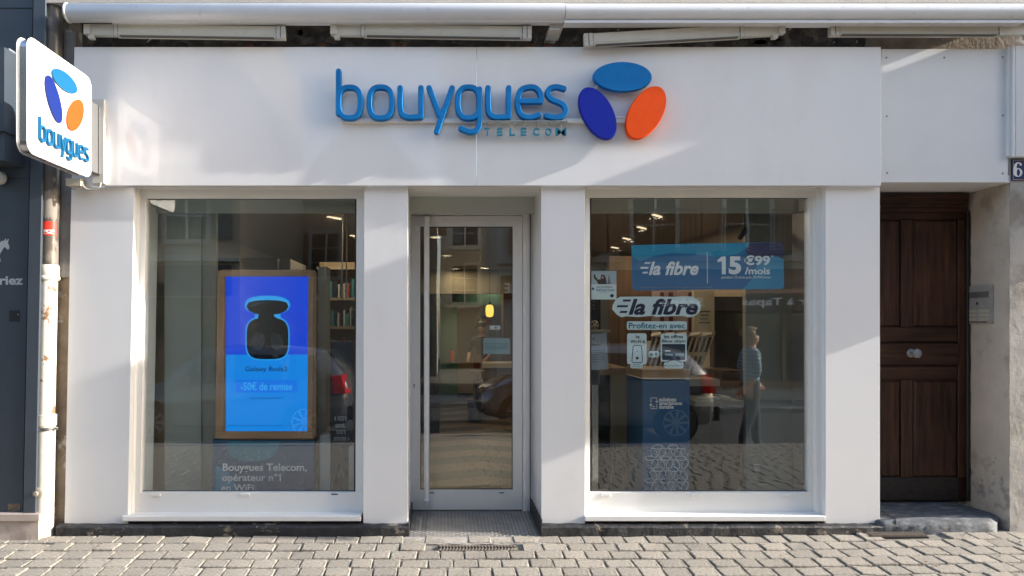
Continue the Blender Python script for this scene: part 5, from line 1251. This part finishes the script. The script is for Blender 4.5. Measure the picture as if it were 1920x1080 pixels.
for j in range(3):
    for i in range(3):
        for (dx, dy, a, b_, an) in ((0, 0, .04, 4.0, 0),): ribbon(ov, [(u, v) for u, v in [(.1 + i * .14 + .045 * math.cos(t), 842 + j * 24 + 8 * math.sin(t)) for t in [q * math.pi / 8 for q in range(16)]]], .0, fs_, True)
# counter left
cl = thing('window_counter', 'low oak counter behind the left edge of the right window', 'counter', (X(1140, 1.4), 1.4, 0))
y = 1.3
MB().box(X(1060, y), X(1180, y), y, y + .9, Z(703, y), Z(690, y)).build('top', OAKL, cl); MB().box(X(1062, y), X(1146, y), y + .05, y + .1, .005, Z(703, y) - .001).build('front', DARKW, cl)
MB().box(X(1146, y), X(1178, y), y + .02, y + .88, .005, Z(703, y) - .001).build('side', INB, cl)
pw = thing('wall_poster', 'tall phone poster beside brown panelling behind the left edge of the right window', 'poster', (X(1125, 1.5), 1.5, 1))
y = 1.6
fbox('board', mat('poster_greige', (.30, .27, .22), .6), pw, 1095, 555, 1142, 640, y, y + .03, 0); fbox('phone_picture', PBLACK, pw, 1108, 558, 1126, 618, y - .004, y - .001, 0)
for q in range(3): MB().lathe([(.008, 0), (.008, -.003)], (X(1113, y), y - .0045, Z(565 + q * 7, y)), 'y', 12).build('camera_dot', mat('lens_grey', (.15, .15, .16), .3), pw)
bl = thing('ball', 'small beige football standing behind the left edge of the right window', 'ball', (X(1115, 1.2), 1.2, 1.3))
bc = (X(1114, 1.2), 1.2, Z(609, 1.2)); n = 12
MB().lathe([(.043 * math.cos(R(-88 + 176 * i / n)), .043 * math.sin(R(-88 + 176 * i / n))) for i in range(n + 1)], bc, 'z', 20).build('leather', mat('ball_beige', (.45, .36, .26), .5), bl, True)
for q in range(5):
    a = R(90 + 72 * q); c_ = (bc[0] + .026 * math.cos(a), bc[1] - .036, bc[2] + .026 * math.sin(a)); MB().lathe([(.010, 0), (.009, -.002)], c_, 'y', 5).build('patch', PBLACK, bl)
MB().box(X(1090, 1.2), X(1140, 1.2), 1.1, 1.5, Z(622, 1.2), Z(618.5, 1.2)).build('shelf', mat('shelf_light2', (.45, .4, .32), .6), bl)
wp = thing('brown_panelling', 'brown wood panelling behind the window stickers', 'partition', (X(1190, 2), 2, 0))
MB().box(X(1143, 2.3), X(1236, 2.3), 2.3, 2.4, .005, 2.4).build('panel', DWOOD, wp)
for px in (1160, 1186, 1212): fbox('panel_joint', PBLACK, wp, px, 560, px + .8, 690, 2.297, 2.3, 0)
ph = thing('phone_poster_wall', 'row of pink phone posters above the slanted phone stand', 'poster', (X(1270, 2.1), 2.1, 1.5))
y = 2.1
for (a, b_, c_) in ((1222, 1248, (.34, .25, .22)), (1249, 1270, (.30, .2, .2)), (1271, 1296, (.36, .27, .25))): fbox('poster', mat('poster_pink_%d' % a, c_, .5), ph, a, 545, b_ - .6, 652, y, y + .02, 0)
for (a, b_) in ((1238, 1245), (1254, 1262), (1291, 1297)): fbox('phone_edge', mat('maroon', (.08, .015, .015), .4), ph, a, 548, b_, 622, y - .012, y - .003, 0)
fbox('text_poster', mat('poster_cream', (.46, .41, .3), .5), ph, 1301, 545, 1339.5, 622, y - .02, y + .02, 0)
for q, (a, b_) in enumerate(((1311, 1331), (1313, 1329), (1312, 1328), (1310, 1332))): fbox('text_line', PBLACK, ph, a, 583 + q * 7, b_, 584.6 + q * 7, y - .024, y - .021, 0)
ps_ = thing('phone_stand', 'slanted cream stand holding rows of dark phones', 'display stand', (X(1290, 1.5), 1.5, .9))
def pf(u, v, t, off=0):   # slanted board from lower front to upper back, px coordinates
    q = (v - 620) / (706 - 620); yy_ = 1.95 - .55 * q - (1 - t) * .01 - off
    return (X(u, yy_), yy_, Z(v, yy_))
MB().prism([(1208, 640), (1342, 622), (1312, 700), (1192, 706)], lambda u, v, t: pf(u, v, t) if t == 0 else tuple(Vector(pf(u, v, 0)) + Vector((0, .05, -.02)))).build('board', mat('stand_cream', (.15, .13, .10), .5), ps_)
PHB = mat('phone_black', (.015, .015, .018), .2)
for row, (v0, v1) in enumerate(((632, 660), (668, 698))):
    for i in range(12):
        u = 1216 + i * 9.5 - row * 8
        if u > 1322 - row * 16: continue
        sk = 9
        MB().prism([(u + sk, v0), (u + sk + 5.2, v0 - .6), (u + 5.2, v1), (u, v1)], lambda a, b_, t: tuple(Vector(pf(a, b_, 1, .02)) + Vector((0, t * .012, 0)))).build('phone', PHB, ps_)
for i in range(5): MB().prism([(1222 + i * 24, 624.5 + 0), (1240 + i * 24, 622), (1238 + i * 24, 627.5), (1220 + i * 24, 630)], lambda a, b_, t: pf(a, b_, t, .015)).build('price_card', mat('price_card_paper', (.5, .45, .36), .6), ps_)
dk_ = thing('pale_desk', 'pale desk with a dark front right of the navy cabinet', 'desk', (X(1320, 1.2), 1.2, 0))
y = 1.1
MB().box(X(1280, y), X(1350, y), y, y + .8, Z(724, y), Z(711, y)).build('top', mat('desk_pale', (.33, .30, .24), .6), dk_); MB().box(X(1290, y), X(1340, y), y + .1, y + .7, .005, Z(724, y) - .001).build('pedestal', mat('desk_dark', (.03, .028, .025), .6), dk_)
d2 = thing('leaflet_table', 'low table with a pile of leaflets right of the navy cabinet', 'table', (X(1340, .9), .9, 0))
y = .9
MB().box(X(1304, y), X(1396, y), y, y + .5, Z(762, y), Z(752, y)).build('top', MATS['desk_pale'], d2); MB().box(X(1360, y), X(1392, y), y + .05, y + .45, .005, Z(762, y) - .001).build('pedestal', MATS['desk_dark'], d2)
for q in range(3): MB().box(X(1312 + q * 22, y), X(1331 + q * 22, y), y + .05, y + .3, Z(751.5, y), Z(747 - q, y)).build('leaflets', mat('leaflet_paper', (.5, .46, .38), .6), d2)
cbn = thing('oak_cupboard', 'brown cupboard with a drawer front beside the pale partition', 'cupboard', (X(1375, 1.6), 1.6, 0))
y = 1.6
MB().box(X(1352, y), X(1402, y), y, y + .5, .005, Z(695, y)).build('body', DWOOD, cbn); fbox('drawer_front', mat('drawer_brown', (.13, .08, .045), .5), cbn, 1354, 700, 1400, 740, y - .015, y - .001, .002)
dk2 = thing('dark_poster_stand', 'dark tall panel between the stand and the pale partition', 'partition', (X(1370, 2), 2, 0))
MB().box(X(1348, 2), X(1404, 2), 2.15, 2.25, .005, Z(555, 2)).build('panel', mat('panel_brown_black', (.035, .028, .02), .6), dk2)
pr = thing('pale_partition', 'pale grey green partition behind the right half of the right window', 'partition', (X(1450, .7), .7, 0))
MB().box(X(1398, .95), XR - .003, .95, 1.0, .005, ZC).build('panel', mat('partition_pale', (.30, .32, .29), .7, var=.04, vs=2), pr)
fbox('socket', mat('socket_white', (.5, .5, .48), .4), pr, 1414, 871, 1424, 884, .94, .949, .001)
MB().box(X(1548) - .022, X(1548) - .002, .2, .47, .005, Z(399, .405) - .003).build('edge_trim', DARKG, pr)
cm = thing('security_camera', 'small dark ceiling camera behind the right window', 'camera', (X(1388, 1), 1, 2.5))
MB().tube([(X(1396, .9), .9, Z(375, .9)), (X(1396, .9), .9, Z(430, .9))], .009, 8).build('stem', DARKG, cm); MB().tube([(X(1396, .9), .88, Z(432, .9)), (X(1386, .8), .78, Z(446, .8))], [.028, .022], 12).build('camera_body', PBLACK, cm)
# leaflet holder on a steel post
lh = thing('leaflet_holder', 'steel post with a clear holder of opening hours sheets behind the right window', 'holder', (X(1116, .3), .3, 0))
fbox('post', CHROME, lh, 1111, 711, 1122, 962, .32, .36, .002); fbox('post_head', PBLACK, lh, 1108, 694, 1125, 722, .31, .37, .002)
PAP = mat('pale_blue_paper', (.42, .47, .50), .6)
MB().prism([(1104, 628), (1137, 624), (1141, 692), (1103, 694)], flat(None, .27, .004)).build('sheet', PAP, lh)
MB().prism([(1104, 622), (1142, 620), (1147, 694), (1103, 697)], flat(None, .263, .002)).build('clear_cover', glass_mat('holder_clear', .06, (.95, .95, .95)), lh)
text('Bonjour»', (1099, 643, 1126, 650), .268, PBLACK, lh, 'lettering', .01, depth=.001)
for q in range(6): fbox('text_line', mat('print_grey', (.16, .17, .19), .5), lh, 1107, 657 + q * 4.2, 1135 - (q % 3) * 3, 657.8 + q * 4.2, .2685, .2695, 0)
MB().lathe([(.008, 0), (.0075, -.001)], (X(1113, .268), .268, Z(635, .268)), 'y', 12).build('emblem', MATS['print_grey'], lh)

# ---------------------------------------------------------------- stickers inside the panes
YG = .1475
def gflat(k_=0, th=.0006): return lambda u, v, t: (X(u, YG), YG + .0003 + th * (1 - k_) + t * th - .0, Z(v, YG))
def sticker(name, m, parent, pts, lay=0):
    y0 = YG + .0028 - lay * .0007
    return MB().prism(pts, lambda u, v, t: (X(u, YG), y0 + t * .0005, Z(v, YG))).build(name, m, parent)
def stext(s, box, m, parent, lay=1, bold=.02, shear=0, name='lettering', **kw):
    y0 = YG + .0028 - lay * .0007
    return text(s, box, y0, m, parent, name, bold, shear, fn=lambda u, v, t: (X(u, YG), y0 + t * .0005, Z(v, YG)), **kw)
STB = mat('sticker_pale_blue', (.62, .74, .77), .5); STN = mat('sticker_deep_navy', (.006, .010, .05), .5); STT = mat('sticker_teal_text', (.01, .16, .24), .5)
s1 = thing('promotion_banner', 'wide blue window banner for fibre at 15 euros 99 a month', 'banner', (X(1327, YG), YG, Z(500)))
def soft(p, r): return rrect(*p, r)
bn_pts = [(1184, 462), (1188, 459.5), (1300, 456.5), (1462, 454), (1467, 456), (1469, 461), (1471, 535), (1469, 540), (1465, 542), (1320, 543), (1192, 545), (1187, 543), (1185, 538)]
sticker('banner', mat('banner_blue', (.01, .14, .32), .45), s1, bn_pts)
sticker('banner_wave', mat('banner_teal', (.02, .27, .46), .45), s1, [(1184.5, 463), (1188, 460), (1240, 458.5), (1405, 455.5), (1398, 466), (1385, 475), (1365, 480), (1340, 481), (1300, 476), (1260, 474), (1225, 480), (1200, 490), (1185, 480)], .5)
sticker('banner_violet', mat('banner_violet', (.04, .035, .10), .45), s1, [(1406, 455.6), (1461, 454.5), (1466, 456.5), (1468.5, 461), (1469.2, 486), (1460, 481), (1450, 480), (1436, 484), (1420, 487), (1405, 482), (1398, 470)], .6)
sticker('banner_wave', MATS['banner_teal'], s1, [(1469.2, 487), (1460, 482), (1450, 481), (1436, 485), (1424, 493), (1416, 505), (1412, 520), (1400, 535), (1392, 542), (1465, 541.5), (1469, 539.5), (1470.6, 535)], .5)
BW = mat('banner_white', (.75, .8, .84), .5)
def fib(parent, x0, x1, y0, y1, m, lay, mb_=0.03):
    w_ = x1 - x0; h_ = y1 - y0
    stext('la fibre', (x0 + w_ * .165, y0, x1, y1), m, parent, lay, mb_, .28)
    for (a, b_, c_) in ((.09, .185, .05), (.02, .15, .40), (.055, .14, .75)):
        t_ = h_ * .13; X0, X1, Y0 = x0 + w_ * a, x0 + w_ * b_, y0 + h_ * c_
        sticker('speed_line', m, parent, [(X0 + t_ * .5, Y0), (X1 + t_ * .5, Y0), (X1, Y0 + t_), (X0, Y0 + t_)], lay)
fib(s1, 1198, 1310, 490, 516, BW, 2)
sticker('divider', BW, s1, [(1325.6, 473), (1326.6, 473), (1327, 531), (1326, 531)], 2)
one(1345.5, 480.8, 1361, 514.3, lambda u, v, t: (X(u, YG), YG + .0014 + t * .0005, Z(v, YG)), BW, s1, .4); stext('5', (1366.5, 480.5, 1390, 514.5), BW, s1, 2, .045); stext('€99', (1395, 478.5, 1444.5, 497.5), BW, s1, 2, .035); stext('*', (1446, 478, 1450.5, 483), BW, s1, 2, .0)
stext('/mois', (1396.5, 501, 1444, 514.5), BW, s1, 2, .03); stext('pendant 12 mois puis 29,99€/mois.', (1353, 517, 1446, 523.5), BW, s1, 2, .004, name='small_lettering')
stext("*Sous réserve d'éligibilité et de raccordement à la Fibre. Engagement 1 an. Conditions en boutique.", (1199, 537, 1336, 541), mat('banner_fine_print', (.2, .3, .38), .5), s1, 2, 0, name='small_lettering')
s2 = thing('fibre_sticker', 'pale cut-out sticker reading la fibre in navy letters', 'sticker', (X(1230, YG), YG, Z(576)))
op = [(1149, 572), (1155, 561), (1163, 556.5), (1200, 556), (1240, 556), (1265, 556.5), (1278, 555.5), (1300, 556), (1304, 560), (1311, 564), (1314, 571), (1313, 583), (1307, 590), (1298, 594), (1290, 595), (1281, 592), (1230, 594), (1224, 592), (1196, 594.5), (1175, 593), (1165, 595), (1157, 590), (1148, 580)]
sticker('sticker_base', STB, s2, op); fib(s2, 1153, 1309, 560, 590.5, STN, 1, .035)
s3 = thing('offer_sticker', 'pale sticker strip reading Profitez-en avec in teal', 'sticker', (X(1231, YG), YG, Z(610)))
sticker('sticker_base', STB, s3, rrect(1175.5, 602.5, 1288, 618.5, 3.5)); stext('Profitez-en avec', (1179, 605, 1284.5, 616), STT, s3, 1, .02)
s4 = thing('router_sticker', 'pale sticker showing a router outline under le Wi-Fi 6', 'sticker', (X(1195, YG), YG, Z(660)))
sticker('sticker_base', STB, s4, rrect(1176, 625, 1212.5, 683, 4)); sticker('sticker_base', STB, s4, rrect(1182.5, 680, 1205, 690.5, 3), .4)
stext('le', (1192.5, 628, 1199.5, 634.5), STN, s4, 1, .02); stext('Wi-Fi 6', (1182, 637, 1209.5, 643.5), STN, s4, 1, .02)
mb = MB(); y0_ = YG + .0021; ribbon(mb, [(1189, 647.5), (1201.5, 647.5), (1203, 649), (1205, 677), (1203, 680), (1187, 680), (1185, 677), (1187.5, 649)], .7, lambda u, v, t: (X(u, YG), y0_ + t * .0004, Z(v, YG)), True); mb.build('router_outline', STN, s4)
sticker('router_button', STN, s4, ell(1195, 671.5, 2.7, 2.7, 0, 20), 1); sticker('router_button', STN, s4, ell(1195, 659, 1, 1, 0, 12), 1)
stext('dernière', (1187, 681.8, 1201, 684.6), STT, s4, 1.4, 0, name='small_lettering'); stext('génération', (1185.5, 685.6, 1203, 688.8), STT, s4, 1.4, 0, name='small_lettering')
s5 = thing('word_sticker', 'tiny pale sticker reading et between the router and television stickers', 'sticker', (X(1226, YG), YG, Z(664)))
sticker('sticker_base', STB, s5, rrect(1216.5, 658, 1235.5, 670, 3)); stext('e t', (1218.5, 660.5, 1233, 668), STT, s5, 1, .02)
s6 = thing('television_sticker', 'pale sticker showing a television under les offres Bbox ultym', 'sticker', (X(1263, YG), YG, Z(660)))
sticker('sticker_base', STB, s6, rrect(1239, 625.5, 1288, 678, 4)); sticker('sticker_base', STB, s6, rrect(1245, 679, 1282, 691, 4), .4); sticker('sticker_base', STB, s6, ell(1263.5, 680, 14, 7, 0, 24), .2)
stext('les offres', (1245, 627.5, 1281, 634.5), STN, s6, 1, .02); stext('Bbox ultym', (1241.5, 636.5, 1285.5, 644), STN, s6, 1, .02)
sticker('television', STN, s6, rrect(1241.5, 645, 1285, 675, 2), 1); sticker('television_screen', mat('tv_dark_blue', (.01, .03, .05), .4), s6, rrect(1243, 646.5, 1283.5, 673, 1), 1.4)
sticker('screen_item', BW, s6, [(1247, 657), (1257, 657), (1257, 659), (1247, 659)], 1.8); sticker('screen_item', MATS['banner_fine_print'], s6, [(1266, 662), (1283, 662), (1283, 668), (1266, 668)], 1.8); sticker('screen_item', MATS['banner_fine_print'], s6, [(1247, 663), (1262, 663), (1262, 667), (1247, 667)], 1.8)
mb = MB(); ribbon(mb, [(1263.5 + 15 * math.cos(t), 684 - 9 * math.sin(t)) for t in [.5 + 2.14 * q / 12 for q in range(13)]], .7, lambda u, v, t: (X(u, YG), YG + .0021 + t * .0004, Z(v, YG))); mb.build('stand_arc', STN, s6)
stext('avec ou sans Smart TV', (1246, 683.5, 1281, 687), STT, s6, 1.4, 0, name='small_lettering')
s7 = thing('prepaid_sticker', 'square pale travel plan sticker at the left edge of the right window', 'sticker', (X(1131, YG), YG, Z(534)))
sticker('sticker_base', mat('sticker_sky', (.36, .46, .52), .5), s7, [(1106, 508), (1156, 508), (1156, 561.5), (1106, 561.5)])
sticker('sticker_lower', STB, s7, [(1106, 533), (1156, 533), (1156, 561.5), (1106, 561.5)], .4)
stext('VACATION', (1118, 536, 1142, 540.5), STT, s7, 1, .01); stext('PREPAID PLAN', (1118, 541.8, 1152, 546.3), STT, s7, 1, .01); stext('On you turn', (1125, 547.6, 1140, 549.6), STT, s7, 1, 0, name='small_lettering')
sticker('travel_figure', mat('figure_black', (.015, .015, .02), .5), s7, [(1113, 515), (1116, 514), (1117, 519), (1121, 524), (1126, 524), (1127, 516), (1130, 514.5), (1134, 516), (1136, 521), (1138, 532.8), (1122, 532.8), (1119, 527), (1114, 522)], 1)
sticker('travel_face', SKIN, s7, ell(1130, 520, 2, 2.8, 0, 14), 1.4); sticker('travel_tower', MATS['print_grey'], s7, [(1141.5, 514), (1142.2, 514), (1143.5, 524), (1146, 532.8), (1138.5, 532.8), (1140.5, 524)], 1)
sticker('sticker_mark', STT, s7, ell(1112, 541.5, 2.6, 2.6, 0, 16), 1); sticker('sticker_mark', STN, s7, ell(1147.5, 554.5, 3.5, 3.2, 0, 16), 1)
for i, c_ in enumerate((SNAVY, PWHITE, RED)): sticker('flag_band', c_, s7, [(1143.5 + i * 1.6, 536.5), (1145 + i * 1.6, 536.5), (1145 + i * 1.6, 540), (1143.5 + i * 1.6, 540)], 1)
# door stickers
YD = yg + .0125
def dstick(name, m, parent, pts, lay=0): y0 = YD + .002 - lay * .0007; return MB().prism(pts, lambda u, v, t: (X(u, YD), y0 + t * .0005, Z(v, YD))).build(name, m, parent)
def dtext(s, box, m, parent, lay=1, bold=.01): y0 = YD + .002 - lay * .0007; return text(s, box, 0, m, parent, 'lettering', bold, fn=lambda u, v, t: (X(u, YD), y0 + t * .0005, Z(v, YD)))
t1 = thing('door_notice', 'pale blue rectangular notice stuck on the glass door', 'sticker', (X(931, YD), YD, Z(648, YD)))
dstick('sticker_base', mat('notice_pale_blue', (.28, .40, .44), .5), t1, [(906, 634), (955, 634), (956.5, 636), (956.5, 664), (906, 664)])
for i, s in enumerate(('Ici, nous sommes équipés', "d'une solution de contrôle", 'de pièces justificatives.')): dtext(s, (909 + i * .5, 643 + i * 4.3, 953 - i * .7, 646.8 + i * 4.3), STT, t1)
t2 = thing('door_label', 'small white label with a dark dot stuck above the door notice', 'sticker', (X(928, YD), YD, Z(615, YD)))
dstick('sticker_base', PWHITE, t2, rrect(918.5, 610.5, 938.5, 618, 1.5)); dstick('lens_dot', MATS['print_grey'], t2, ell(929.5, 614.3, 2, 2, 0, 16), 1)
t3 = thing('paper_sheet', 'brown paper sheet behind the door glass between the label and the notice', 'paper', (X(921, .75), .75, 1.5))
MB().fb(909, 611, 935, 634, .75, .752, 0).build('sheet', mat('brown_sheet', (.24, .17, .10), .7), t3)
for q in range(3): fbox('text_line', PBLACK, t3, 915, 622 + q * 3.2, 928, 622.6 + q * 3.2, .748, .7495, 0)

# bits of litter on the paving
lt = MB(); rr = random.Random(77)
for q in range(34):
    x, y = (rr.uniform(2.2, 4.3), rr.uniform(-.8, -.12)) if q < 14 else (rr.uniform(-3.2, 4.3), rr.uniform(-.9, -.09))
    a = rr.uniform(0, 6.28); l_ = rr.uniform(.006, .016); z = gz(y) + gx(x) + .007
    lt.add([(x + l_ * math.cos(a), y + l_ * math.sin(a), z + .002), (x - l_ * .5 * math.sin(a), y + l_ * .5 * math.cos(a), z), (x - l_ * math.cos(a), y - l_ * math.sin(a), z + .003), (x + l_ * .5 * math.sin(a), y - l_ * .5 * math.cos(a), z), (x, y, z + .006)], [(0, 1, 4), (1, 2, 4), (2, 3, 4), (3, 0, 4)])
tag(lt.build('leaf_litter', mat('dead_leaf', (.16, .08, .035), .8, var=.4, vs=30)), kind='stuff')
